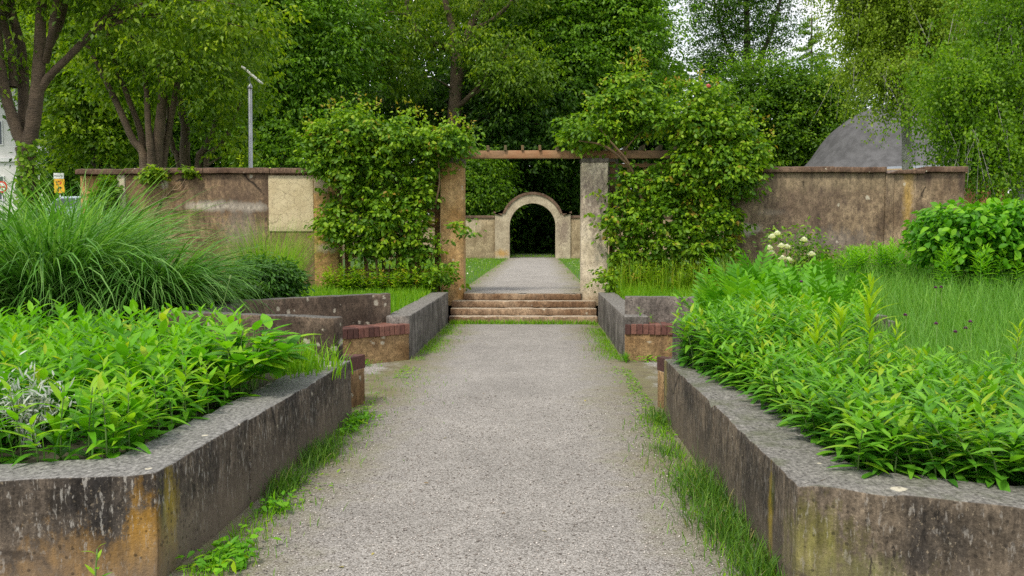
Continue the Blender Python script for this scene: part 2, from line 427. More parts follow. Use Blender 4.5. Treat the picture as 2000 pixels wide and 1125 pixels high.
def barkmat(name, c1, c2, sc=(14, 14, 30)):
    m, t, b, o = newmat(name); g = N(t, 'ShaderNodeNewGeometry')
    n = noise_n(t, mapped(t, g.outputs['Position'], sc), 1.0, 6, .65)
    n2 = noise_n(t, g.outputs['Position'], 2.5, 4)
    col = mix(t, .5, ramp(t, n, [(.3, c1), (.7, c2)]), ramp(t, n2, [(.3, tuple(x * .5 for x in c1)), (.7, c2)]))
    t.links.new(col, b.inputs['Base Color']); b.inputs['Roughness'].default_value = .85; bump(t, b, n, .9, .05); return m
M['bark'] = barkmat('cherry_bark', (.045, .032, .02), (.19, .135, .085), (10, 10, 34))
M['bark_dark'] = barkmat('dark_bark', (.035, .026, .02), (.11, .085, .062), (16, 16, 5))
M['bark_birch'] = barkmat('birch_bark', (.12, .11, .10), (.52, .50, .46), (6, 6, 20))

# ------------------------------------------------------------------ layout constants
TER = 0.50          # level of the beds and of the upper terrace
XL, XR = -1.75, 1.165
GY = 17.5           # gate line
WY = 17.62          # front face of the tall garden wall

# ------------------------------------------------------------------ ground
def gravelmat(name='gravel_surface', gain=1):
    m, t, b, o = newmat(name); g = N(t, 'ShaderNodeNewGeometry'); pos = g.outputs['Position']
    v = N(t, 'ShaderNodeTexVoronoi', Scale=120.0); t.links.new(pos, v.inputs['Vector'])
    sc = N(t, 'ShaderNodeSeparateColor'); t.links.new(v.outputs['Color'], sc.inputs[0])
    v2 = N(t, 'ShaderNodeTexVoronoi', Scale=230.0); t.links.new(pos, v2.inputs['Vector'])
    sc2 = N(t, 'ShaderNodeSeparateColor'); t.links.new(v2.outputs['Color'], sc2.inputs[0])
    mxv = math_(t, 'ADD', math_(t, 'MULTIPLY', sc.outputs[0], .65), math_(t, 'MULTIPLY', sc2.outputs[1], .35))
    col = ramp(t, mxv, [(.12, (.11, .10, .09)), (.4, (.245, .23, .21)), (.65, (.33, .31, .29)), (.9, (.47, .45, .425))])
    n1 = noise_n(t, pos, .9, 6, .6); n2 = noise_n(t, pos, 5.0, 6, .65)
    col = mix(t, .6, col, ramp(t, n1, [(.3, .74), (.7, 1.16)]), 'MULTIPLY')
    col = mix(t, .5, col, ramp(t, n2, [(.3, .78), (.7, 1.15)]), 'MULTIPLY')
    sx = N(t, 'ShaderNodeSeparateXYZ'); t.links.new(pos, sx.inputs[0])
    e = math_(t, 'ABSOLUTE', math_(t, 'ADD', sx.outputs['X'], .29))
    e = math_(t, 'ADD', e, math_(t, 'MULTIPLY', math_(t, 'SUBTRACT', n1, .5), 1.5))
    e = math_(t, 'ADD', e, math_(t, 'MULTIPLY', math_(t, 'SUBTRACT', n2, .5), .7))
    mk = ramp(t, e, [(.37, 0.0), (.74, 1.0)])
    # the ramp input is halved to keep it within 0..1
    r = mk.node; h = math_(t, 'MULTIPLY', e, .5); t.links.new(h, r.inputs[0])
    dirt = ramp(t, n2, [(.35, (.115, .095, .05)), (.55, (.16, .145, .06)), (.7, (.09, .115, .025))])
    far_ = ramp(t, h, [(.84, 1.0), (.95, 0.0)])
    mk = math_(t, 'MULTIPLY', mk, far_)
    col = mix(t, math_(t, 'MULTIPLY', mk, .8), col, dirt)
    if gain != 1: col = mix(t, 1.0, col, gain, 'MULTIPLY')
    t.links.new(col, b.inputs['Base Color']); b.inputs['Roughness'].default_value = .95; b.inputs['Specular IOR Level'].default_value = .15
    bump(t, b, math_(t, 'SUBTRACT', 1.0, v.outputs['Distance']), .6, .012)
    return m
M['gravel'] = gravelmat(); M['gravel_up'] = gravelmat('brightened_gravel_surface', 1.12)  # upper path: same gravel, extra light put into its colour to offset shade
def soilmat(name, a, bcol):
    m, t, b, o = newmat(name); g = N(t, 'ShaderNodeNewGeometry'); pos = g.outputs['Position']
    n = noise_n(t, pos, 6.0, 8, .7); col = ramp(t, n, [(.3, a), (.7, bcol)])
    t.links.new(col, b.inputs['Base Color']); b.inputs['Roughness'].default_value = .95; bump(t, b, n, .8, .04); return m
M['soil'] = soilmat('bed_soil', (.025, .02, .013), (.07, .06, .03))
M['turf'] = soilmat('turf', (.03, .075, .012), (.07, .14, .022))
M['wood_floor'] = soilmat('woodland_floor', (.02, .03, .01), (.045, .06, .018))

def sheet(name, pts, z, mat, cuts=0):
    bm = bmesh.new()
    vs = [bm.verts.new((p[0], p[1], p[2] if len(p) > 2 else z)) for p in pts]
    f = bm.faces.new(vs)
    bmesh.ops.triangulate(bm, faces=[f])
    bmesh.ops.recalc_face_normals(bm, faces=bm.faces[:])
    if bm.faces[:][0].normal.z < 0: bmesh.ops.reverse_faces(bm, faces=bm.faces[:])
    me = bpy.data.meshes.new(name); bm.to_mesh(me); bm.free()
    return struct(obj(name, me, mat))

sheet('ground', [(-700, -700), (700, -700), (700, 700), (-700, 700)], -.02, M['wood_floor'])
sheet('gravel_path', [(-60, -40), (60, -40), (60, 3.0), (8, 3.0), (5.2, 9), (5.2, 13), (1.5, 17), (-2.1, 17), (-5.5, 13), (-5.5, 9), (-10, 3.0), (-60, 3.0)], 0.0, M['gravel'])
# left and right terraces (the planted beds), notched round the two bench recesses
NLn = [(-1.70, 8.02), (-3.75, 8.72), (-3.75, 10.2), (-1.72, 12.02)]
NRn = [(1.165, 8.2), (3.4, 8.75), (3.4, 11.7), (1.165, 12.0)]
sheet('bed_soil_left', [(-300, 1.4), (-9.0, 2.35), (-2.0, 4.15), (-1.92, 7.85), (-3.9, 8.55), (-3.9, 10.35), (-1.95, 12.15), (-1.95, 17.0), (-1.95, 18.0), (-300, 18.0)], TER - .04, M['soil'])
sheet('bed_soil_right', [(300, 1.4), (300, 18.0), (1.4, 18.0), (1.4, 12.1), (3.55, 11.85), (3.55, 8.6), (1.35, 7.95), (1.35, 4.05), (8.0, 1.55)], TER - .04, M['soil'])
sheet('terrace_lawn', [(-300, 18.0), (300, 18.0), (300, 600), (-300, 600)], TER, M['turf'])
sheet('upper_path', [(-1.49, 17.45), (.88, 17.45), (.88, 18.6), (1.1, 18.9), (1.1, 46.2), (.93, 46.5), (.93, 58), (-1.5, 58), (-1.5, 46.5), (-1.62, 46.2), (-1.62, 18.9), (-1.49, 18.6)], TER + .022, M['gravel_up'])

# ------------------------------------------------------------------ low concrete walls
M['wall_l'] = concrete('aged_concrete_left', (.035, .030, .026), (.125, .10, .075), dark=(.022, .021, .021), streak=.8, top=(.21, .205, .195), fleck=.6, grime=.6, drips=.5, crack=1.1, speck=.55, spots=[(tuple(PZ(640, 712, .54)), .03), (tuple(PZ(290, 915, .54)), .018), (tuple(PZ(400, 850, .54)), .02), (tuple(PZ(470, 828, .54)), .014)],
    stains=[((-1.84, 3.96, .18), (.16, .16, .32), (.42, .22, .02), .85), ((-1.795, 4.12, .24), (.10, .12, .34), (.30, .22, .025), .9), ((-1.795, 4.06, .15), (.06, .05, .45), (.17, .18, .07), .7), ((-2.05, 3.93, .04), (.5, .4, .30), (.40, .22, .05), .85), ((-2.6, 3.75, .02), (.5, .4, .18), (.26, .16, .06), .5)],
    lichen=.05, lich_scale=14, zband=(.02, .33, (.18, .14, .105), .8, .4))
M['wall_r'] = concrete('aged_concrete_right', (.045, .038, .030), (.145, .115, .082), dark=(.024, .022, .021), streak=.65, top=(.19, .182, .168), fleck=.35, grime=.6, drips=.85, crack=.9, speck=.45, spots=[(tuple(PZ(1755, 955, .54)), .036), (tuple(PZ(1690, 930, .54)), .012), (tuple(PZ(1600, 905, .54)), .012)],
    stains=[((1.2, 3.85, .22), (.24, .25, .34), (.20, .19, .05), .8), ((1.42, 3.78, .08), (.4, .3, .2), (.15, .17, .045), .6), ((1.9, 3.6, .05), (.5, .3, .2), (.20, .16, .09), .5), ((1.165, 4.33, .22), (.2, .055, .34), (.26, .19, .012), .95), ((1.165, 4.30, .38), (.2, .05, .12), (.06, .07, .015), .9), ((1.17, 7.9, .25), (.1, .1, .5), (.26, .22, .06), .8)],
    lichen=.05, lich_scale=12, moss=.6, zband=(.05, .32, (.17, .135, .10), .6, .35))
M['wall_n'] = concrete('bench_concrete', (.07, .05, .036), (.17, .125, .09), dark=(.032, .027, .023), streak=.6, stains=[(tuple(P(x_, y_, 8.12)), (r_, .1, r_), (.50, .47, .38), .9) for x_, y_, r_ in ((647, 638, .075), (655, 663, .06), (668, 668, .05), (652, 686, .07))], lichen=.34, lich_scale=11.0, top=(.12, .115, .105), grime=.5)
M['wall_nr'] = concrete('bench_concrete_grey', (.10, .085, .075), (.22, .19, .165), dark=(.03, .027, .025), streak=.6, lichen=.08, top=(.15, .145, .135), grime=.6)
M['seat_base'] = concrete('bench_plinth', (.17, .10, .045), (.33, .22, .11), dark=(.08, .045, .03), streak=.5, lichen=.14, top=(.2, .18, .15), grime=.3)
M['wall_low'] = concrete('low_wall_concrete', (.10, .09, .08), (.22, .20, .18), dark=(.035, .033, .03), streak=.7, top=(.19, .18, .165), grime=.4)

def wall_thing(name, label, cat, base):
    return empty(name, base, label, cat)
H = .54; TH = .335
aL = math.atan2(7.8 - 4.0, -1.70 + 1.80)     # direction of the left wall along the path
# left planter wall: the face turned to the path in two sections, the front face in one
lw = wall_thing('planter_wall', 'low dark weathered concrete planter wall left of the gravel path, orange stain at its corner', 'wall', (-1.8, 4.0, 0))
cL = Vector((-1.80, 4.0, 0)); eL = Vector((-1.70, 7.8, 0))
jl = cL.lerp(eL, .325)
dL = (eL - cL).normalized(); lenL = (eL - cL).length
fr_ang = math.atan2(-.25, -1.0)                # front face runs left and a little towards us
half = (aL - (fr_ang + PI)) / 2
# the bodies lie to the left of the walking direction corner->end (x negative side)
inner = math.tan((PI - (aL - fr_ang) % (2 * PI)) / 2)
mit = abs(1 / math.tan(((aL - fr_ang) % (2 * PI)) / 2)) if True else 0
obj('wall_section', rough_box('wall_section', cL + Vector((0, 0, -.05)), aL, lenL * .325 - .004, TH, H + .05, .05, .009, .006, mA=mit, edge=.03, capA=False), M['wall_l'], lw)
obj('wall_section', rough_box('wall_section', jl + Vector((0.006, 0, -.05)), aL, lenL * .675, TH, H + .043, .05, .009, .006, edge=.03, seed=3), M['wall_l'], lw)
# front face: walk from its far left end to the corner so that the body lies behind it
fL0 = cL + Vector((-6.5, -6.5 * .25, 0))
obj('wall_section', rough_box('wall_section', fL0 + Vector((0, 0, -.05)), math.atan2(.25, 1), 6.5 * math.hypot(1, .25), TH, H + .05, .06, .009, .006, mB=mit, edge=.03, capB=False), M['wall_l'], lw)
# right planter wall
rw = wall_thing('planter_wall', 'low weathered concrete planter wall right of the gravel path, yellow moss streak by its corner', 'wall', (1.17, 3.89, 0))
cR = Vector((1.17, 3.89, 0)); eR = Vector((1.165, 8.0, 0))
aR = math.atan2(cR.y - eR.y, cR.x - eR.x)      # walk from the far end to the corner: body to the left = +x
lenR = (cR - eR).length
fa = math.atan2(-.37, 1.0)
tR = (fa - aR); mR = math.tan(abs(tR) / 2)
obj('wall_section', rough_box('wall_section', eR + Vector((0, 0, -.05)), aR, lenR * .55, TH + .05, H + .047, .05, .009, .007, edge=.05, seed=8), M['wall_r'], rw)
obj('wall_section', rough_box('wall_section', eR.lerp(cR, .551) + Vector((0, 0, -.05)), aR, lenR * .449, TH + .05, H + .05, .05, .009, .006, mB=mR, edge=.03, seed=9, capB=False), M['wall_r'], rw)
obj('wall_section', rough_box('wall_section', cR + Vector((0, 0, -.05)), fa, 6.5, TH + .05, H + .05, .06, .009, .006, mA=mR, edge=.03, seed=9, capA=False), M['wall_r'], rw)

# bench recesses ------------------------------------------------------------
def brickmat(name, c):
    m, t, b, o = newmat(name); g = N(t, 'ShaderNodeNewGeometry'); oi = N(t, 'ShaderNodeObjectInfo')
    n = noise_n(t, g.outputs['Position'], 25, 5, .7)
    col = mix(t, .7, ramp(t, oi.outputs['Random'], [(0, tuple(x * .45 for x in c)), (.5, c), (1, (c[0] * 1.4, c[1] * 1.6, c[2] * 1.5))]), ramp(t, n, [(.3, .45), (.7, 1.35)]), 'MULTIPLY')
    t.links.new(col, b.inputs['Base Color']); b.inputs['Roughness'].default_value = .85; bump(t, b, n, .5, .01); return m
M['brick'] = brickmat('red_brick', (.14, .055, .042))
M['mortar'] = plain('mortar', (.13, .10, .08), .95, .3, 30)
brick_me = box_mesh('brick', -.036, .036, -.0, .24, 0, .135, .006)
def bench(base, front_a, front_b, depth, top, wall_len0, label, wmat, end_ang=None, wt=.17):
    """a seat of header bricks on a plinth with a concrete back; front_a -> front_b is the foot line of the seat, the back lies to the left of it"""
    a = Vector((front_a[0], front_a[1], 0)); b_ = Vector((front_b[0], front_b[1], 0))
    d = (b_ - a); ln = d.length; ang = math.atan2(d.y, d.x); nrm = Vector((-math.sin(ang), math.cos(ang), 0)); u = d.normalized()
    r = empty('bench', a, label, 'bench')
    obj('plinth', rough_box('plinth', a + Vector((0, 0, -.04)), ang, ln, depth - .002, .40, .08, .01, .004), M['seat_base'], r)
    obj('mortar_bed', rough_box('mortar_bed', a + nrm * .012 + u * .02 + Vector((0, 0, .362)), ang, ln - .04, depth - .03, .115, .2, .004, .001), M['mortar'], r)
    wl = a + nrm * depth - u * wall_len0[0]
    obj('backrest', rough_box('backrest', wl + Vector((0, 0, -.04)), ang, ln + wall_len0[0] + wall_len0[1], wt, top + .04, .07, .014, .005, edge=.015, seed=ln * 7), wmat, r)
    n = int(ln / .079)
    for i in range(n):
        o = obj('brick', brick_me, M['brick'], r, world=False)
        p = u * ((i + .5) * ln / n) - nrm * .018 + Vector((0, 0, .352 + random.uniform(-.003, .003)))
        o.location = p + nrm * random.uniform(-.005, .005); o.rotation_euler = (random.uniform(-.02, .02), random.uniform(-.02, .02), ang + random.uniform(-.03, .03))
        o.scale = ((ln / n - .007) / .072, (depth - .0) / .24, 1)
    return r
# far benches face us; near benches are seen from behind
bench(None, (-3.52, 9.78 + .15), (-1.725, 11.6), .36, .885, (0, -.05), 'far left bench of red bricks set against a lichen spotted concrete back', M['wall_n'])
bench(None, (1.168, 11.62), (3.3, 11.42), .36, .835, (0, 0), 'far right bench of red bricks with weeds growing on its seat', M['wall_nr'])
bench(None, (-1.71, 8.52), (-3.6, 9.14), .40, .905, (.0, .05), 'near left bench seen from behind, its concrete back marked with round pale lichen', M['wall_n'])
bench(None, (3.3, 9.05), (1.168, 8.45), .32, .89, (0, 0), 'near right bench seen from behind the leafy bed', M['wall_nr'])
o = obj('recess_wall', rough_box('recess_wall', (-3.74, 10.5, -.04), -PI / 2, 1.75, .17, .90, .08, .014, .004), M['wall_low']); tag(o, 'grey concrete wall closing the left bench recess', 'wall')
o = obj('recess_wall', rough_box('recess_wall', (3.38, 8.7, -.04), PI / 2, 3.2, -.17 if False else .17, .86, .08, .014, .004), M['wall_low']); o.location.x = .17; tag(o, 'grey concrete wall closing the right bench recess', 'wall')
o = obj('low_wall', rough_box('low_wall', (-1.725, 11.64, -.04), PI / 2, 5.1, .32, .63, .07, .014, .006, edge=.02), M['wall_low']); tag(o, 'low grey concrete wall from the far left bench to the steps', 'wall')
o = obj('low_wall', rough_box('low_wall', (1.165, 16.75, -.04), -PI / 2, 5.1, .32, .63, .07, .014, .006, edge=.02, seed=4), M['wall_low']); tag(o, 'low grey concrete wall from the far right bench to the steps', 'wall')

# steps ------------------------------------------------------------------
M['step'] = concrete('step_concrete', (.17, .10, .055), (.34, .24, .155), dark=(.07, .04, .025), streak=.25, top=(.40, .33, .25), grime=.55, lichen=.06, lich_scale=14)
st = empty('steps', (-.3, 16.7, 0), 'flight of four worn brown stone steps leading up to the gateway', 'steps')
for i, y in enumerate((16.62, 16.92, 17.17, 17.42)):
    x0, x1 = (-1.705, 1.15) if i < 3 else (-1.485, .875)
    obj('step', rough_box('step', (x0, y, .13 * i - (.04 if i == 0 else 0)), 0, x1 - x0, .40 if i < 3 else .3, .13 + (.04 if i == 0 else 0) - .002, .07, .014, .006, edge=.03, seed=i * 3.1), M['step'], st)

# gateway -----------------------------------------------------------------
M['pillar_l'] = concrete('rust_stained_pillar', (.34, .19, .07), (.50, .33, .16), dark=(.16, .09, .04), streak=.3, mott=.6, lichen=.10, lich_scale=16, grime=.35, top=(.3, .25, .2))
M['pillar_r'] = concrete('pale_pillar', (.50, .42, .30), (.68, .59, .45), dark=(.15, .13, .115), streak=.35, grime=.3, mott=.5, lichen=.05, top=(.3, .26, .2),
    stains=[((1.14, 17.5, 2.35), (.36, .4, 1.0), (.22, .17, .145), .8), ((1.14, 17.5, .3), (.5, .4, .35), (.30, .20, .11), .6)])
M['timber'] = (lambda: None)
def woodmat(name, c1, c2, sc=(3, 30, 30)):
    m, t, b, o = newmat(name); g = N(t, 'ShaderNodeNewGeometry')
    n = noise_n(t, mapped(t, g.outputs['Position'], sc), 1.0, 6, .6); n2 = noise_n(t, g.outputs['Position'], 2.3, 5, .6)
    col = mix(t, .55, ramp(t, n, [(.3, c1), (.7, c2)]), ramp(t, n2, [(.35, (.06, .05, .03)), (.5, c2), (.7, (.30, .11, .04))]))
    t.links.new(col, b.inputs['Base Color']); b.inputs['Roughness'].default_value = .8; bump(t, b, n, .4, .01); return m
M['timber'] = woodmat('weathered_beam', (.20, .10, .045), (.36, .21, .11))
M['rafter'] = woodmat('mossy_rafter', (.05, .055, .02), (.13, .10, .04), (20, 4, 20))
M['slat'] = woodmat('trellis_wood', (.14, .075, .03), (.26, .15, .065), (12, 12, 12))
gate = empty('pergola_gateway', (-.3, GY, TER), 'pergola gateway with two tall pillars carrying a brown timber beam', 'gateway')
def pillar(x0, x1, zb, mat, seed):
    p = obj('pillar', rough_box('pillar', (x0, GY, zb), 0, x1 - x0, .50, 3.135 - zb, .08, .012, .006, seed=seed), mat, gate)
    obj('capstone', rough_box('capstone', (x0 - .012, GY - .018, 3.137), 0, x1 - x0 + .024, .536, .085, .08, .012, .004, seed=seed + 2), M['wall_nr'], p)
pillar(-1.955, -1.49, .26, M['pillar_l'], 1); pillar(.875, 1.405, .26, M['pillar_r'], 5)
obj('beam', rough_box('beam', (-3.95, GY + .06, 3.226), 0, 4.87, .14, .155, .12, .008, .004), M['timber'], gate)
obj('beam', rough_box('beam', (.925, GY + .06, 3.222), 0, 3.05, .14, .155, .12, .008, .004, seed=6), M['timber'], gate)
raf_me = box_mesh('rafter', -.026, .026, 0, .62, 0, .105, .006)
for i in range(22):
    o = obj('rafter', raf_me, M['rafter'], gate, world=False)
    o.location = (-3.75 + i * .345 + .3 + random.uniform(-.012, .012), .02 + random.uniform(-.02, .02), 3.378 - TER)
    o.rotation_euler = (0, random.uniform(-.05, .05), random.uniform(-.03, .03))
def trellis(x0, x1, label):
    r = empty('trellis', ((x0 + x1) / 2, 17.85, TER), label, 'trellis')
    nv = int(round((x1 - x0) / .34))
    for i in range(nv + 1):
        x = x0 + (x1 - x0) * i / nv
        wd = .035 if 0 < i < nv else .055
        me = box_mesh('upright', x - wd, x + wd, 17.85, 17.85 + .05, .35, 3.18, .005)
        obj('upright', me, M['slat'], r)
    for k in range(9):
        z = .62 + k * .305
        obj('slat', box_mesh('slat', x0 - .05, x1 + .05, 17.80, 17.848, z, z + .075, .005), M['slat'], r)
trellis(-3.92, -2.06, 'brown wooden trellis left of the gateway, overgrown by a climbing rose')
trellis(1.52, 3.85, 'brown wooden trellis right of the gateway, overgrown by a climbing rose')

# ------------------------------------------------------------------ tall garden walls
M['gw_l'] = concrete('brown_stained_render', (.14, .09, .05), (.29, .20, .115), dark=(.055, .038, .03), streak=.65, grime=.6, crack=.5, lichen=.04,
    stains=[(tuple(P(430, 402, WY)), (1.1, .4, .13), (.62, .57, .47), .85), (tuple(P(490, 405, WY)), (.5, .4, .12), (.60, .55, .46), .8), (tuple(P(470, 380, WY)), (1.0, .5, .9), (.10, .07, .055), .55),
            (tuple(P(310, 380, WY)), (.8, .5, .9), (.24, .15, .08), .6), (tuple(P(320, 352, WY)), (.1, .4, .22), (.6, .55, .45), .8), (tuple(P(470, 460, WY)), (.5, .4, .6), (.30, .26, .21), .5)])
M['gw_r'] = concrete('grey_brown_render', (.15, .105, .065), (.31, .23, .145), dark=(.055, .04, .034), streak=.9, grime=.6, drips=.3, crack=.5, lichen=.05, lich_scale=9,
    stains=[(tuple(P(1465, 448, WY)), (.28, .4, .13), (.66, .60, .50), .85), (tuple(P(1508, 415, WY)), (.35, .4, .08), (.34, .29, .23), .5), (tuple(P(1560, 400, WY)), (1.6, .5, .9), (.125, .09, .075), .4),
            (tuple(P(1773, 380, WY)), (.12, .4, .75), (.42, .27, .07), .75), (tuple(P(1650, 355, WY)), (2.2, .5, .22), (.30, .24, .15), .4), (tuple(P(1610, 470, WY)), (1.2, .5, .3), (.22, .20, .185), .5)])
M['gw_pier'] = concrete('rust_pier_render', (.30, .17, .06), (.42, .27, .11), dark=(.12, .07, .04), streak=.35, grime=.3, stains=[(tuple(P(628, 350, WY)), (.2, .5, .35), (.62, .54, .38), .9), (tuple(P(640, 485, WY)), (.3, .5, .12), (.55, .48, .36), .7)])
M['cope'] = concrete('dark_coping', (.10, .06, .04), (.19, .125, .085), dark=(.045, .032, .026), streak=.3, lichen=.06, lich_scale=20, top=(.16, .13, .11))
M['pale'] = concrete('pale_render', (.45, .39, .28), (.60, .53, .40), dark=(.2, .16, .12), streak=.25, grime=.25, mott=.4)
def crazed():
    m = concrete('cream_crazed_render', (.52, .43, .26), (.62, .53, .34), dark=(.35, .28, .18), streak=.3, grime=.15, mott=.22)
    t = m.node_tree; b = t.nodes['Principled BSDF']
    src = b.inputs['Base Color'].links[0].from_socket
    g = N(t, 'ShaderNodeNewGeometry'); v = N(t, 'ShaderNodeTexVoronoi', Scale=4.6, feature='DISTANCE_TO_EDGE')
    dn = N(t, 'ShaderNodeTexNoise', Scale=5.0, Detail=4)
    dv = mix(t, .12, mapped(t, g.outputs['Position'], (1, .2, 1.7)), dn.outputs['Color']); t.links.new(dv, v.inputs['Vector'])
    nn = noise_n(t, g.outputs['Position'], 2.0, 3)
    mk = math_(t, 'MULTIPLY', ramp(t, v.outputs['Distance'], [(.006, 1.0), (.03, 0.0)]), ramp(t, nn, [(.3, .2), (.55, .65)]))
    t.links.new(mix(t, mk, src, (.17, .13, .08)), b.inputs['Base Color']); return m
M['crazed'] = crazed()
def X(px, Y=WY): return P(px, 400, Y).x
gwl = empty('garden_wall', (X(400), WY, TER), 'tall brown stained garden wall left of the gateway with a cream crazed panel', 'wall')
WT = 2.93
obj('wall_section', rough_box('wall_section', (X(246), WY, .35), 0, X(614) - X(246), .3, WT - .35, .2, .01, .006), M['gw_l'], gwl)
obj('wall_section', rough_box('wall_section', (X(152), WY + .12, .35), 0, X(232) - X(152), .3, WT - .37, .2, .01, .006), M['gw_pier'], gwl)
obj('pier', rough_box('pier', (X(231) + .002, WY - .03, .35), 0, X(246) - X(231) - .004, .35, WT - .352, .2, .01, .006), M['pale'], gwl)
obj('pier', rough_box('pier', (X(614) + .002, WY - .05, .35), 0, X(661) - X(614), .40, WT - .352, .15, .012, .006), M['gw_pier'], gwl)
zt, zb_ = P(560, 343, WY).z, P(560, 452, WY).z
obj('plaster_panel', rough_box('plaster_panel', (X(525), WY - .02, zb_), 0, X(613) - X(525), .045, zt - zb_, .1, .006, .004), M['crazed'], gwl)
for (a, b_, dz, sd) in ((152, 247, -.012, 1), (247.4, 400, 0, 2), (400.4, 530, .004, 3), (530.4, 662, -.004, 4)):
    obj('coping', rough_box('coping', (X(a), WY - .085, WT + .002 + dz), 0, X(b_) - X(a), .5, .115, .1, .014, .007, edge=.03, seed=sd), M['cope'], gwl)
gwr = empty('garden_wall', (X(1650), WY, TER), 'tall grey brown streaked garden wall right of the gateway, below the dome', 'wall')
obj('wall_section', rough_box('wall_section', (X(1436), WY, .35), 0, X(1728) - X(1436), .3, WT - .35, .2, .01, .007, seed=2), M['gw_r'], gwr)
obj('wall_section', rough_box('wall_section', (X(1745), WY + .01, .35), 0, X(1884) - X(1745), .3, WT - .35, .2, .01, .007, seed=3), M['gw_r'], gwr)
obj('pier', rough_box('pier', (X(1728) + .002, WY - .025, .35), 0, X(1745) - X(1728) - .004, .33, WT - .352, .2, .01, .006), M['gw_r'], gwr)
for (a, b_, dz, sd, nt_) in ((1436, 1520, 0, 1, 0), (1520.4, 1626, .003, 2, 0), (1626.5, 1728, -.003, 3, 0), (1728.4, 1802, -.03, 4, 1), (1802.5, 1886, .0, 5, 0)):
    obj('coping', rough_box('coping', (X(a), WY - .075, WT + .002 + min(dz, 0)), 0, X(b_) - X(a), .48, .115 + dz, .07, .014, .012 if nt_ else .006, edge=.14 if nt_ else .02, seed=sd), M['cope'], gwr)

# far arch wall --------------------------------------------------------------
AY = 46.6
M['arch'] = concrete('arch_render', (.36, .30, .21), (.50, .43, .31), dark=(.17, .13, .09), streak=.4, grime=.35, lichen=.04, mott=.5, top=(.15, .12, .1),
    stains=[(tuple(P(1100, 450, AY)), (.5, .6, 1.0), (.21, .16, .125), .8), (tuple(P(980, 495, AY)), (.5, .6, .25), (.48, .28, .08), .8)])
M['archwall'] = concrete('arch_wall_render', (.26, .20, .12), (.40, .32, .20), dark=(.13, .09, .055), streak=.5, grime=.4, stains=[(tuple(P(920, 440, AY)), (.7, .8, .5), (.50, .43, .31), .7)])
ar = empty('arch_wall', P(1040, 503, AY), 'pale rendered garden wall with a round arched opening at the end of the path', 'wall')
def prism(name, outline, y0, y1):
    bm = bmesh.new()
    a = [bm.verts.new((x, y0, z)) for x, z in outline]; b_ = [bm.verts.new((x, y1, z)) for x, z in outline]
    n = len(a)
    f1 = bm.faces.new(a); f2 = bm.faces.new(b_[::-1])
    for i in range(n): bm.faces.new((a[i], b_[i], b_[(i + 1) % n], a[(i + 1) % n]))
    bmesh.ops.triangulate(bm, faces=[f1, f2]); bmesh.ops.recalc_face_normals(bm, faces=bm.faces[:])
    me = bpy.data.meshes.new(name); bm.to_mesh(me); bm.free(); return me
def AP(px, py): p = P(px, py, AY); return (p.x, p.z)
zb0 = .3
icx, icz = AP(1040, 442); ir = AP(1085, 442)[0] - icx
ocx, ocz = AP(1040, 437); orad = ocz and (AP(1040, 380)[1] - ocz)
xl, xr = AP(966, 0)[0], AP(1116, 0)[0]; zs = AP(0, 418)[1]
pts = [(xl, zb0), (xl, zs)]
a0 = math.asin((zs - ocz) / orad)
outer = [(ocx + orad * math.cos(t_), ocz + orad * math.sin(t_)) for t_ in np.linspace(PI - a0, a0, 25)]
pts += outer + [(xr, zs), (xr, zb0), (icx + ir, zb0)]
pts += [(icx + ir * math.cos(t_), icz + ir * math.sin(t_)) for t_ in np.linspace(0, PI, 25)]
pts += [(icx - ir, zb0)]
obj('arch', prism('arch', pts, AY, AY + .6), M['arch'], ar)
# coping round the arch
ct = .14
cp_in = [(xl - .06, zs + .003)] + [(x, z + .003) for x, z in outer] + [(xr + .06, zs + .003)]
cp_out = [(xl - .06, zs + ct)] + [(ocx + (orad + ct) * math.cos(t_), ocz + (orad + ct) * math.sin(t_)) for t_ in np.linspace(PI - a0 * .72, a0 * .72, 25)] + [(xr + .06, zs + ct)]
obj('arch_coping', prism('arch_coping', cp_in + cp_out[::-1], AY - .06, AY + .66), M['cope'], ar)
zw = AP(0, 427)[1]
for (a, b_) in ((-13.0, xl - .003), (xr + .003, 13.0)):
    obj('wall_section', rough_box('wall_section', (a, AY + .1, .35), 0, b_ - a, .35, zw - .35, .4, .01, .006), M['archwall'], ar)
    obj('coping', rough_box('coping', (a, AY + .04, zw + .002), 0, b_ - a - .002, .47, .15, .4, .014, .006), M['cope'], ar)

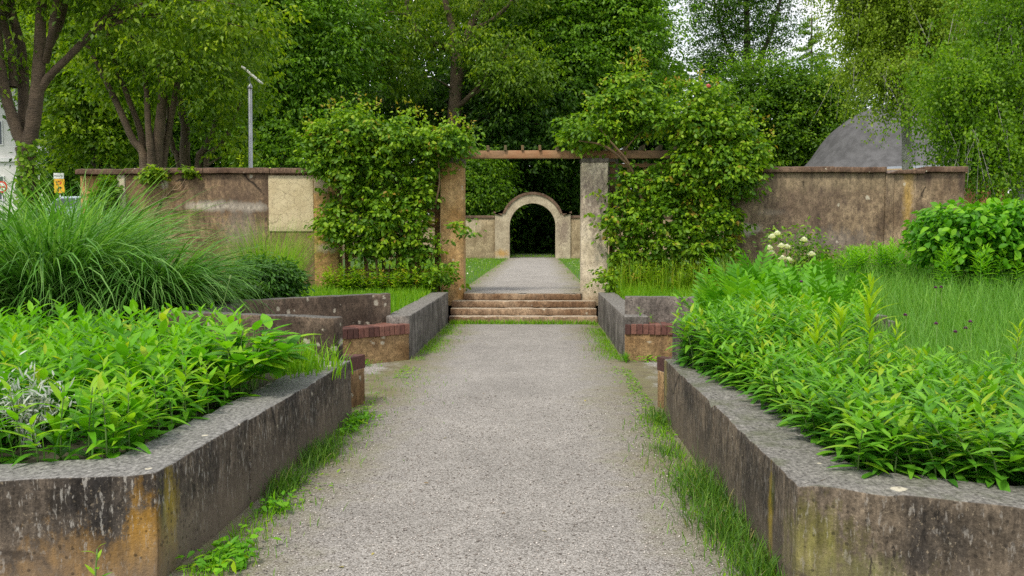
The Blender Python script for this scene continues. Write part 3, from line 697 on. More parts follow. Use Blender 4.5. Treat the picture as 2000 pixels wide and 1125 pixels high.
# ------------------------------------------------------------------ trees
def ellipsoid_clumps(ells, n, lo=.45):
    """clump centres spread through ellipsoids (centre, radii), more towards the outside"""
    wgt = np.array([(e[1][0] * e[1][1] * e[1][2]) ** (2 / 3) for e in ells]); wgt /= wgt.sum()
    k = rng.choice(len(ells), n, p=wgt)
    d = norm(rng.normal(size=(n, 3))); r = lo + (1 - lo) * rng.random(n) ** .6
    c = np.array([tuple(e[0]) for e in ells])[k]; R_ = np.array([e[1] for e in ells])[k]
    return c + d * R_ * r[:, None], d, r
def spray(acc, cl, d, r, per, size, Ln, Wd, droop=.35, flat=.35, tmpl=T_DIAM, upw=.9, light=.35, sub=1):
    if sub > 1:                                   # each clump breaks up into a few flat pads of leaves
        n0 = len(cl); k = np.repeat(np.arange(n0), sub)
        o_ = rng.normal(size=(n0 * sub, 3)) * np.array([.62, .62, .5]) * size
        ptint = np.repeat(rng.normal(0, .17, n0), sub)
        cl = cl[k] + o_; d = norm(d[k] + norm(o_) * .5); r = np.clip(r[k] + rng.normal(0, .12, n0 * sub), .3, 1.1)
        per = max(4, per // sub); size = size * .52; flat = flat * .55
    else: ptint = 0
    n = len(cl); m = n * per
    s = size * rng.uniform(.6, 1.3, n)
    off = rng.normal(size=(n, per, 3)) * .5
    off[..., 2] *= flat
    lat = np.linalg.norm(off[..., :2], axis=-1)
    off[..., 2] -= droop * lat ** 2 * 1.2
    pos = cl[:, None] + off * s[:, None, None]
    fw = off.copy(); fw[..., 2] *= .3; fw = norm(fw) + norm(rng.normal(size=(n, per, 3))) * .7 + d[:, None] * .4
    fw[..., 2] -= droop * 1.2
    up = rng.normal(size=(n, per, 3)) * .55 + np.array([0, 0, upw]) + d[:, None] * .45
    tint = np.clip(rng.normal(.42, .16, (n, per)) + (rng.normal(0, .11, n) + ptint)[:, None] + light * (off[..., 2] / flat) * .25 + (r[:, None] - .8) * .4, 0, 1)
    l = Ln * rng.uniform(.65, 1.25, m)
    place(acc, tmpl, pos.reshape(-1, 3), fw.reshape(-1, 3), up.reshape(-1, 3), l, l * Wd, rng.uniform(0, .3, m), tint.ravel())

DENS = (1.05, 3.2, 1.05)
def make_tree(name, label, base, stems, ells, leaf, nclump, per, size, Ln, Wd=.5, bark='bark_dark', droop=.35, flat=.4, limbs=26, group=None, lo=.45, extra=None, cat='tree', stem_sides=9):
    """stems: list of (points, radii); the first one is the trunk. Limbs run from the stems to clumps of the crown"""
    r = empty(name, base, label, cat, group)
    tr = Acc(); allpts = []
    for i, (pp, rr) in enumerate(stems):
        pth = bez(pp, 7); tube(tr, pth, lerp_r(rr, len(pth)), stem_sides, .5, .05)
        allpts += [(p, rad) for p, rad in zip(pth, lerp_r(rr, len(pth)))]
    nclump = int(nclump * DENS[0]); per = int(per * DENS[1]); Ln = Ln * DENS[2]
    cl, d, rad = ellipsoid_clumps(ells, nclump, lo)
    zmax = max(p.z for p, _ in allpts)
    for i in rng.choice(nclump, min(limbs, nclump), replace=False):
        tgt = Vector(cl[i])
        best = min(allpts, key=lambda a: (a[0] - tgt).length + (0 if a[0].z < tgt.z - .2 else 1.5) + (2.0 if a[0].z < zmax * .25 else 0))
        p0 = best[0]; ln = (tgt - p0).length
        mid = p0.lerp(tgt, .5) + Vector((random.uniform(-.1, .1), random.uniform(-.1, .1), .10)) * ln
        pth = bez([p0, mid, tgt], 5); tube(tr, pth, lerp_r([min(best[1] * .55, .022 * ln + .02), .012 * ln ** .5, .012], len(pth)), 5, .5)
    obj('trunk', tr.mesh('trunk', True), M[bark], r)
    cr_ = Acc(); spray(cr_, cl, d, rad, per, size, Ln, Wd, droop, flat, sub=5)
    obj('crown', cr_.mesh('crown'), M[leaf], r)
    return r
def E(px, py, Y, rx, ry, rd):
    """ellipsoid seen at px,py with pixel radii rx, ry at depth Y, depth radius rd in metres"""
    k = Y / F
    return (P(px, py, Y), (rx * k, rd, ry * k))
def S_(pxs, Y, radii, dy=None):
    return ([P(a[0], a[1], Y + (a[2] if len(a) > 2 else 0)) for a in pxs], radii)
def GB(px, Y, z=TER): p = P(px, 463, Y); return Vector((p.x, Y, z))

# forked tree at the left edge
Y = 19.0
t1 = make_tree('forked_tree', 'brown barked tree forking low at the left edge with ivy on its trunk', GB(62, Y),
    [([GB(66, Y) - Vector((0, 0, .1)), P(62, 400, Y), P(54, 330, Y), P(50, 288, Y)], [0.234, 0.195, 0.179, 0.203]),
     ([P(50, 292, Y), P(28, 240, Y), P(8, 170, Y), P(-6, 60, Y), P(-20, -120, Y)], [0.148, 0.129, 0.109, 0.094, 0.055]),
     ([P(54, 292, Y), P(68, 220, Y), P(77, 120, Y), P(80, 30, Y), P(92, -120, Y)], [0.164, 0.156, 0.129, 0.105, 0.062]),
     ([P(74, 180, Y), P(100, 145, Y), P(140, 105, Y), P(200, 42, Y + .3), P(262, -30, Y + .5)], [0.101, 0.086, 0.078, 0.066, 0.039]),
     ([P(80, 120, Y), P(98, 80, Y + .4), P(118, 40, Y + .5), P(140, -60, Y + .6)], [0.109, 0.101, 0.094, 0.062]),
     ([P(44, 260, Y + .3), P(46, 180, Y + .5), P(42, 100, Y + .6), P(22, 20, Y + .6), P(8, -90, Y + .6)], [0.117, 0.117, 0.109, 0.101, 0.062]),
     ([P(26, 170, Y + .2), P(22, 100, Y + .3), P(8, 40, Y + .4), P(2, -60, Y + .4)], [0.086, 0.086, 0.078, 0.055]),
     ([P(90, 120, Y), P(100, 70, Y - .4), P(106, 20, Y - .5), P(130, -60, Y - .6)], [0.078, 0.070, 0.062, 0.047]),
    ],
    [E(60, -110, Y, 230, 80, 2.4), E(270, 10, Y, 70, 42, .8), E(150, -60, Y, 120, 60, 1.5), E(420, 20, Y + 1, 130, 60, 1.2), E(-60, 40, Y, 60, 120, 1.5), E(500, 70, Y + 1.5, 50, 40, .6)],
    'tree_lime', 260, 24, .6, .13, .5, 'bark', .6, .45, 9)
iv = Acc()
n = 1100; u = rng.random(n); zz = .6 + u * 3.2; aa = rng.uniform(-2.6, .3, n)
tx = np.interp(zz, [.5, 2.0, 3.6], [GB(66, Y).x, P(56, 350, Y).x, P(50, 290, Y).x])
rr = .30 + .05 * rng.random(n)
pos = np.stack([tx + np.cos(aa) * rr, Y + np.sin(aa) * rr, zz], 1); keep = (rng.random(n) < np.clip(1.3 - np.abs(np.interp(zz, [.5, 2.5, 4], [0, .2, .9])), .2, 1)) & (np.cos(aa) * 1.2 > -.8 + .3 * (zz - 1))
nr = np.stack([np.cos(aa), np.sin(aa), .3 + 0 * aa], 1)
place(iv, T_LEAF, pos[keep], (nr * .4 + rng.normal(0, .5, (n, 3)) + np.array([0, 0, -.6]))[keep], nr[keep], rng.uniform(.08, .15, keep.sum()), rng.uniform(.08, .12, keep.sum()), .2, rng.uniform(.2, 1, keep.sum()))
obj('ivy', iv.mesh('ivy'), M['tree_mid'], t1)

# many-stemmed trees behind the left wall
Y = 25.0
make_tree('multi_stem_tree', 'many stemmed tree fanning out behind the left wall, drooping yellow green leaves', GB(300, Y),
    [([GB(302, Y), P(303, 330, Y), P(312, 250, Y), P(318, 170, Y), P(310, 60, Y), P(330, -80, Y)], [0.218, 0.204, 0.150, 0.122, 0.088, 0.041]),
     ([GB(295, Y), P(285, 325, Y), P(258, 270, Y), P(225, 195, Y), P(190, 125, Y), P(150, 40, Y)], [0.136, 0.116, 0.102, 0.088, 0.068, 0.034]),
     ([GB(297, Y), P(280, 325, Y + .3), P(275, 260, Y + .3), P(248, 185, Y + .3), P(218, 100, Y + .4), P(200, 0, Y + .5)], [0.136, 0.109, 0.095, 0.075, 0.061, 0.034]),
     ([GB(303, Y), P(296, 325, Y - .2), P(290, 250, Y - .2), P(285, 170, Y), P(270, 80, Y)], [0.122, 0.109, 0.088, 0.075, 0.041]),
     ([GB(306, Y), P(318, 325, Y + .3), P(330, 250, Y + .2), P(345, 170, Y), P(360, 60, Y)], [0.136, 0.122, 0.102, 0.082, 0.041])],
    [E(300, 60, Y, 150, 90, 2.2), E(240, 150, Y + 1, 90, 50, 1.0), E(350, 120, Y - .8, 90, 70, 1.4), E(425, 120, Y, 60, 80, 1.4), E(300, -60, Y, 220, 80, 2.5), E(180, 40, Y, 80, 90, 1.6)],
    'tree_lime', 250, 22, .6, .15, .5, 'bark', .6, .45, 30)
Y = 27.5
make_tree('multi_stem_tree', 'second many stemmed tree behind the left wall, between the fanned tree and the lamp post', GB(382, Y),
    [([GB(378, Y), P(362, 325, Y), P(362, 250, Y), P(350, 190, Y), P(345, 60, Y)], [0.204, 0.177, 0.136, 0.102, 0.054]),
     ([GB(376, Y), P(350, 325, Y), P(338, 290, Y), P(330, 240, Y), P(322, 140, Y)], [0.122, 0.095, 0.082, 0.068, 0.041]),
     ([GB(386, Y), P(388, 325, Y), P(400, 290, Y), P(425, 230, Y), P(440, 140, Y)], [0.136, 0.122, 0.102, 0.075, 0.041]),
     ([GB(390, Y), P(402, 325, Y), P(415, 295, Y), P(440, 270, Y), P(470, 200, Y)], [0.109, 0.088, 0.075, 0.061, 0.034])],
    [E(435, 225, Y - 1, 40, 50, 1.0), E(440, 150, Y, 80, 80, 1.6), E(390, 60, Y, 130, 90, 2.2), E(455, 290, Y - 1.2, 22, 28, .5)],
    'tree_lime', 130, 24, .6, .15, .5, 'bark', .65, .45, 16)
Y = 38.0
make_tree('broadleaf_tree', 'bright yellow green tree behind the road sign at the left', GB(170, Y),
    [([GB(195, Y), P(190, 300, Y), P(185, 200, Y), P(180, 60, Y)], [.3, .25, .2, .1]), ([GB(215, Y), P(218, 290, Y), P(225, 200, Y)], [.25, .2, .1])],
    [E(185, 200, Y, 75, 70, 2.5), E(165, 90, Y, 110, 80, 3), E(240, 150, Y, 80, 90, 2.5), E(165, 270, Y, 45, 40, 1.5), E(220, 270, Y, 70, 40, 1.5)],
    'tree_lime', 420, 28, 1.0, .2, .55, 'bark_dark', .4, .4, 14)
Y = 47.0
make_tree('broadleaf_tree', 'dark leafy tree filling the gap between the left trees', GB(110, Y),
    [([GB(110, Y), P(110, 300, Y), P(112, 100, Y)], [.4, .32, .2])],
    [E(165, 300, Y, 45, 60, 2.0), E(165, 180, Y, 90, 90, 3), E(300, 200, Y, 110, 110, 3), E(320, 300, Y, 140, 60, 2.5), E(60, 20, Y, 150, 80, 3), E(200, 330, Y, 80, 40, 2), E(230, 380, Y, 120, 50, 2)],
    'tree_dark', 620, 28, 1.3, .28, .55, 'bark_dark', .4, .45, 14)
Y = 46.0
make_tree('broadleaf_tree', 'large deep green tree behind the lamp post', GB(560, Y),
    [([GB(560, Y), P(560, 300, Y), P(555, 180, Y), P(550, 0, Y)], [0.496, 0.409, 0.347, 0.248])],
    [E(540, 60, Y, 130, 100, 3.72), E(600, 180, Y, 90, 80, 2.98), E(500, 220, Y + 1.24, 80, 90, 2.48), E(570, 290, Y, 90, 60, 2.48), E(640, 70, Y, 100, 90, 2.98), E(520, -60, Y, 200, 80, 3.72), E(480, 330, Y + 2.48, 90, 40, 2.48)],
    'tree_bright', 700, 30, 1.43, 0.228, .5, 'bark_dark', .5, .4, 26)
# the wooded centre
Y = 51.0
make_tree('maple_tree', 'dark trunked tree above the gateway, its trunk forking under yellowish hanging leaves', GB(892, Y),
    [([GB(884, Y), P(886, 300, Y), P(888, 220, Y), P(892, 150, Y), P(893, 110, Y)], [0.540, 0.454, 0.398, 0.383, 0.383]),
     ([P(892, 125, Y), P(880, 95, Y), P(830, 80, Y), P(800, 30, Y), P(788, -60, Y)], [0.284, 0.241, 0.199, 0.170, 0.099]),
     ([P(892, 118, Y), P(905, 90, Y), P(925, 40, Y), P(960, -40, Y)], [0.284, 0.256, 0.227, 0.142]),
     ([P(893, 120, Y), P(885, 60, Y), P(870, 0, Y), P(866, -80, Y)], [0.256, 0.213, 0.170, 0.114]),
     ([P(915, 60, Y), P(960, 40, Y), P(1000, 0, Y), P(1020, -50, Y)], [0.156, 0.128, 0.099, 0.057]),
     ([P(800, 30, Y), P(760, 25, Y - .5), P(730, 40, Y - 1), P(715, 80, Y - 1)], [0.099, 0.085, 0.064, 0.028]),
     ([P(888, 215, Y), P(925, 180, Y - 1), P(955, 140, Y - 1.4)], [0.170, 0.128, 0.057])],
    [E(780, 60, Y - 2.13, 110, 35, 2.27), E(960, 90, Y - 2.13, 90, 40, 1.99), E(880, -20, Y, 220, 50, 4.26), E(730, 130, Y - 1.42, 80, 30, 1.99), E(1010, 150, Y - 2.13, 90, 35, 1.99), E(800, 150, Y - 2.13, 30, 20, 1.14)],
    'tree_lime', 330, 22, 0.85, 0.209, .5, 'bark', .75, .3, 34)
Y = 55.0
make_tree('beech_tree', 'dark beech with low hanging layered branches over the gateway', GB(980, Y),
    [([GB(862, Y), P(862, 350, Y), P(866, 250, Y), P(905, 150, Y), P(960, 0, Y)], [0.630, 0.560, 0.476, 0.392, 0.280])],
    [E(1000, 230, Y - 2.80, 100, 22, 2.24), E(930, 190, Y - 1.40, 70, 22, 1.96), E(1060, 190, Y - 2.80, 110, 30, 2.52), E(800, 190, Y, 120, 30, 2.80), E(720, 210, Y, 90, 30, 2.52), E(1040, 260, Y - 4.20, 80, 22, 1.68), E(1000, 120, Y, 120, 50, 3.08), E(700, 270, Y, 80, 30, 2.24), E(950, 280, Y, 60, 20, 1.68), E(870, 250, Y + 1.40, 120, 20, 1.96)],
    'tree_dark', 560, 30, 1.40, 0.245, .52, 'bark_dark', .55, .22, 40)
Y = 56.0
make_tree('lime_tree', 'big rounded bright green tree behind the right end of the beam', GB(1190, Y),
    [([GB(1190, Y), P(1190, 320, Y), P(1185, 200, Y), P(1180, 40, Y)], [0.700, 0.560, 0.476, 0.336])],
    [E(1150, 20, Y, 110, 90, 4.20), E(1225, 60, Y, 80, 95, 4.20), E(1255, 140, Y, 65, 55, 3.08), E(1130, 130, Y - 1.40, 90, 60, 3.36), E(1200, 200, Y - 1.40, 110, 40, 2.80), E(1100, 60, Y - 1.40, 60, 60, 2.52), E(1080, -20, Y, 160, 60, 4.20), E(1200, -30, Y, 80, 70, 3.50), E(1120, 230, Y - 1.40, 70, 30, 1.68)],
    'tree_bright', 900, 30, 1.47, 0.245, .55, 'bark_dark', .45, .4, 30)
# trees behind the arch wall
Y = 49.5
make_tree('broadleaf_tree', 'bushy tree behind the far wall left of the arch', GB(935, Y),
    [([GB(935, Y), P(935, 380, Y), P(930, 330, Y)], [.25, .2, .1])],
    [E(930, 375, Y, 50, 40, 1.8), E(935, 330, Y, 48, 30, 1.8), E(900, 350, Y, 60, 60, 2), E(960, 395, Y, 25, 25, 1.2)],
    'tree_mid', 260, 26, .9, .2, .55, 'bark_dark', .5, .4, 10)
Y = 58.0
make_tree('broadleaf_tree', 'shaded tree hanging over the right of the far arch', GB(1130, Y),
    [([GB(1140, Y), P(1140, 380, Y), P(1135, 300, Y)], [.3, .25, .15])],
    [E(1075, 335, Y - 1, 60, 30, 1.6), E(1130, 320, Y, 60, 50, 2), E(1150, 390, Y, 70, 50, 2), E(1050, 370, Y, 40, 16, 1.2), E(1000, 300, Y, 60, 24, 1.4)],
    'tree_dark', 300, 26, 1.0, .22, .55, 'bark_dark', .5, .3, 12)
# trees on the right
Y = 78.0
make_tree('tall_airy_tree', 'tall thin leaved tree with sky showing through its crown, right of centre', GB(1450, Y),
    [([GB(1465, Y), P(1465, 250, Y), P(1460, 100, Y), P(1455, -80, Y)], [.5, .4, .3, .16]), ([P(1462, 150, Y), P(1500, 80, Y), P(1530, -20, Y)], [.24, .18, .1]), ([P(1462, 170, Y), P(1420, 90, Y), P(1395, 0, Y)], [.2, .15, .08])],
    [E(1400, 60, Y, 60, 50, 2), E(1460, 20, Y, 60, 60, 2.2), E(1520, 40, Y, 40, 60, 1.8), E(1440, 120, Y, 75, 40, 2.2), E(1390, 130, Y, 40, 50, 2), E(1380, 0, Y, 40, 30, 1.4), E(1480, -60, Y, 110, 60, 2)],
    'tree_dark', 400, 26, 1.2, .22, .5, 'bark_dark', .5, .5, 60)
Y = 68.0
make_tree('broadleaf_tree', 'spreading mid green tree between the right climbing rose and the dome', GB(1540, Y),
    [([GB(1560, Y), P(1560, 320, Y), P(1555, 240, Y), P(1550, 160, Y)], [.4, .32, .26, .15]), ([P(1556, 250, Y), P(1500, 210, Y), P(1460, 170, Y)], [.16, .12, .06]), ([P(1556, 240, Y), P(1610, 200, Y), P(1640, 170, Y)], [.16, .12, .06])],
    [E(1480, 170, Y, 80, 50, 2.2), E(1570, 175, Y, 80, 50, 2.4), E(1640, 200, Y, 45, 60, 2.0), E(1560, 250, Y, 90, 55, 2.4), E(1640, 270, Y, 50, 50, 2.0), E(1420, 230, Y, 70, 60, 2.2), E(1490, 280, Y, 80, 50, 2.0), E(1400, 300, Y, 100, 60, 2.4), E(1600, 310, Y, 60, 40, 1.8)],
    'tree_mid', 760, 30, 1.35, .25, .55, 'bark_dark', .4, .38, 34)
# sparse larch against the sky
Y = 74.0
lr = empty('larch_tree', GB(1595, Y), 'sparse larch with layered twigs standing against the white sky', 'tree')
tr = Acc(); cr_ = Acc()
top = P(1585, 30, Y); bs = GB(1585, Y)
tube(tr, bez([bs, bs.lerp(top, .5), top], 10), lerp_r([.3, .2, .04], 21), 7)
for i in range(46):
    f_ = .55 + .45 * i / 46; p0 = bs.lerp(top, f_); az_ = random.uniform(0, 2 * PI); ln = (1.06 - f_) * 7.0 * random.uniform(.6, 1.15) + .4
    p1 = p0 + Vector((math.cos(az_) * ln, math.sin(az_) * ln, -.1 * ln + random.uniform(-.1, .3)))
    pth = bez([p0, p0.lerp(p1, .5) + Vector((0, 0, -.08 * ln)), p1], 4); tube(tr, pth, lerp_r([.05, .03, .012], len(pth)), 5)
    m_ = int(120 * ln); tt = rng.uniform(.2, 1.0, m_)
    pos = np.array([tuple(p0.lerp(p1, x)) for x in tt]) + rng.normal(0, 1, (m_, 3)) * np.array([.16, .16, .08])
    place(cr_, T_DIAM, pos, rng.normal(0, 1, (m_, 3)) + np.array([0, 0, -.2]), rng.normal(0, .6, (m_, 3)) + np.array([0, 0, 1]), rng.uniform(.12, .25, m_), .07, .1, rng.uniform(.1, .9, m_))
obj('trunk', tr.mesh('trunk', True), M['bark_dark'], lr); obj('crown', cr_.mesh('crown'), M['tree_mid'], lr)

# birches: limbs with long hanging sprays of small leaves
def birch(label, base, stems, limbs_px, Yc, n_hang, leaf, hang=(.7, 1.9), per=36, Ln=.075, dens=1.0):
    r = empty('birch_tree', base, label, 'tree'); tr = Acc(); cr_ = Acc()
    for pp, rr in stems:
        pth = bez(pp, 7); tube(tr, pth, lerp_r(rr, len(pth)), 9, .5, .04)
    limbs = []
    for pp in limbs_px:
        pth = bez([P(a, b_, c) for a, b_, c in pp], 8); limbs.append(pth); tube(tr, pth, lerp_r([.055, .035, .012], len(pth)), 6)
    for i in range(n_hang):
        lb = limbs[i % len(limbs)]; p0 = lb[min(len(lb) - 1, int(len(lb) * random.uniform(.15, 1.0)))]
        p0 = p0 + Vector((random.gauss(0, .45), random.gauss(0, .5), random.gauss(0, .25)))
        ln = random.uniform(*hang); dr = Vector((random.gauss(0, .3), random.gauss(0, .3), -1))
        p1 = p0 + Vector((dr.x * .5, dr.y * .5, .12)) * ln * .5; p2 = p0 + dr * ln
        pth = bez([p0, p1, p2], 4)
        if i % 4 == 0: tube(tr, pth, .006, 3)
        m_ = int(per * ln * dens); tt = rng.random(m_) * (len(pth) - 1.001); ii = tt.astype(int); fr = tt - ii
        A = np.array([tuple(p) for p in pth]); pos = A[ii] * (1 - fr[:, None]) + A[ii + 1] * fr[:, None] + rng.normal(0, .10, (m_, 3))
        fw = rng.normal(0, .6, (m_, 3)) + np.array([0, 0, -.8]); up = rng.normal(0, .8, (m_, 3)) + np.array([0, -.35, .6])
        place(cr_, T_DIAM, pos, fw, up, rng.uniform(.7, 1.3, m_) * Ln, Ln * .75, .1, np.clip(rng.normal(.5, .18, m_) + random.gauss(0, .1), 0, 1))
    obj('trunk', tr.mesh('trunk', True), M['bark_birch'], r); obj('crown', cr_.mesh('crown'), M[leaf], r); return r
Y = 30.0
birch('weeping birch with a white trunk and light yellow green foliage in front of the dome', GB(1775, Y),
      [([GB(1775, Y), P(1772, 300, Y), P(1768, 180, Y), P(1764, 80, Y), P(1755, -80, Y)], [.2, .17, .14, .12, .06]), ([P(1770, 200, Y), P(1795, 80, Y), P(1805, -40, Y)], [.09, .08, .05])],
      [((1768, 140, Y), (1720, 120, Y), (1680, 150, Y)), ((1766, 100, Y), (1710, 60, Y - .5), (1660, 70, Y)), ((1764, 80, Y), (1700, 10, Y), (1650, 0, Y + .5)), ((1770, 120, Y), (1830, 80, Y), (1880, 90, Y)), ((1766, 60, Y), (1840, 0, Y), (1900, 10, Y)), ((1766, 30, Y), (1760, -40, Y - 1), (1740, -30, Y - 1.5)),
       ((1770, 150, Y), (1745, 130, Y - 1), (1720, 150, Y - 1.2)), ((1768, 160, Y), (1800, 150, Y - 1), (1830, 170, Y - 1)), ((1764, 40, Y), (1690, -30, Y), (1640, -20, Y)), ((1766, 70, Y), (1800, 10, Y - .8), (1850, -20, Y - 1))],
      Y, 820, 'birch', (.6, 1.8), 52, .095)
Y = 22.5
birch('nearer birch at the right edge with darker leaves and a slim pale trunk', GB(1990, Y),
      [([GB(1992, Y), P(1990, 380, Y), P(1984, 330, Y), P(1995, 200, Y), P(2010, 60, Y), P(2030, -60, Y)], [.11, .10, .09, .09, .07, .04]), ([P(1984, 335, Y), P(1950, 318, Y), P(1900, 285, Y), P(1850, 250, Y - .3), P(1815, 225, Y - .5)], [.05, .045, .035, .025, .012]), ([P(1992, 230, Y), P(1960, 140, Y), P(1940, 60, Y)], [.05, .04, .02])],
      [((1992, 250, Y), (1920, 200, Y), (1850, 190, Y)), ((1995, 200, Y), (1930, 130, Y - .5), (1860, 110, Y)), ((2000, 120, Y), (1960, 60, Y), (1900, 40, Y)), ((1990, 290, Y), (1930, 250, Y - .6), (1880, 230, Y - .8)), ((1995, 180, Y), (2050, 130, Y), (2100, 140, Y)), ((2010, 60, Y), (1990, 0, Y), (1940, -20, Y)), ((1984, 320, Y), (1940, 290, Y - .8), (1900, 270, Y - 1)), ((1990, 260, Y), (2040, 230, Y - .5), (2080, 250, Y)), ((1950, 318, Y), (1900, 265, Y), (1830, 235, Y)), ((1985, 180, Y), (1900, 150, Y - .8), (1835, 155, Y - 1))],
      Y, 950, 'tree_mid', (.5, 1.4), 56, .085)

Y = 82.0
make_tree('broadleaf_tree', 'tall full green tree far behind the two birches', GB(1860, Y),
    [([GB(1860, Y), P(1860, 300, Y), P(1860, 100, Y), P(1860, -100, Y)], [.6, .5, .4, .25])],
    [E(1760, 60, Y, 90, 110, 4), E(1880, 40, Y, 110, 130, 4), E(2010, 60, Y, 110, 150, 4), E(1900, 220, Y, 120, 90, 4), E(1980, 280, Y, 90, 80, 3.5), E(1800, -40, Y, 130, 70, 4)],
    'tree_mid', 800, 30, 1.9, .3, .55, 'bark_dark', .4, .4, 20)
# the wood behind everything, one far mass
wa = Acc()
def wood_mass(x0, x1, y0, y1, Ya, Yb, n):
    px = rng.uniform(x0, x1, n); py = rng.uniform(y0, y1, n); YY = rng.uniform(Ya, Yb, n)
    cl = np.array([tuple(P(a, b_, c)) for a, b_, c in zip(px, py, YY)]); cl[:, 2] = np.maximum(cl[:, 2], TER + .3)
    spray(wa, cl, norm(rng.normal(size=(n, 3))), np.full(n, .7), 24, 1.8, .55, .6, .4, .45)
wood_mass(105, 1265, -160, 470, 62, 76, 4000)
wood_mass(-150, 110, -160, 90, 62, 64, 350)
wood_mass(1240, 1315, 130, 470, 62, 72, 380)
wood_mass(1320, 1720, 240, 470, 74, 84, 900)
wood_mass(940, 1140, 380, 505, 62, 68, 500)
wood_mass(1900, 2200, 60, 470, 64, 74, 600)
o = obj('woods', wa.mesh('woods'), M['tree_dark']); tag(o, 'dense dark wood filling the background behind the nearer trees', 'woods', kind='stuff')

# ------------------------------------------------------------------ left background: bank, street, building, car, signs, lamp
M['asphalt'] = plain('asphalt', (.055, .055, .055), .9, .2, 20)
bz = 2.15
bk = bmesh.new()
ring = [(-17, 36), (-17, 90), (-140, 90), (-140, 36)]; low = [(-13, 30), (-13, 96), (-150, 96), (-150, 30)]
tv = [bk.verts.new((x, y, bz)) for x, y in ring]; lv = [bk.verts.new((x, y, TER - .05)) for x, y in low]
bk.faces.new(tv)
for i in range(4): bk.faces.new((tv[i], lv[i], lv[(i + 1) % 4], tv[(i + 1) % 4]))
bmesh.ops.recalc_face_normals(bk, faces=bk.faces[:])
me = bpy.data.meshes.new('bank'); bk.to_mesh(me); bk.free(); struct(obj('bank', me, M['turf']))
sheet('street', [(-120, 40), (-18, 40), (-18, 47.5), (-120, 47.5)], bz + .006, M['asphalt'])

M['white_wall'] = plain('white_render', (.72, .71, .68), .85, .06, 3)
M['glass'] = plain('dark_glass', (.05, .065, .08), .15, .2, 2)
M['frame_w'] = plain('white_frame', (.75, .75, .74), .5, .04)
hb = empty('white_building', (-46, 70, bz), 'white rendered building with dark windows behind the left tree', 'building')
obj('wall', box_mesh('wall', -66, -36.5, 66, 80, bz - .1, 15.5), M['white_wall'], hb)
obj('roof', prism('roof', [(-66.6, 15.5), (-36.0, 15.5), (-36.0, 15.9), (-38, 18.0), (-64, 18.0), (-66.6, 15.9)], 65.5, 80.5), plain('roof_tiles', (.16, .07, .05), .8, .25, 6), hb)
obj('cornice', box_mesh('cornice', -66.2, -36.3, 65.8, 65.995, 7.4, 7.7, .02), M['frame_w'], hb)
win_me = box_mesh('window', -.62, .62, -.08, .10, -.95, .95, .01); pane_me = box_mesh('pane', -.25, .25, -.085, -.05, -.86, .86)
for zc in (5.4, 9.6, 13.0):
    for xc in np.arange(-64, -37, 2.25):
        wn = obj('window', win_me, M['frame_w'], hb, world=False); wn.location = (xc + 46, 66 - 70, zc - bz)
        for s_ in (-.28, .28):
            pn = obj('pane', pane_me, M['glass'], wn, world=False); pn.location = (s_, 0, 0)

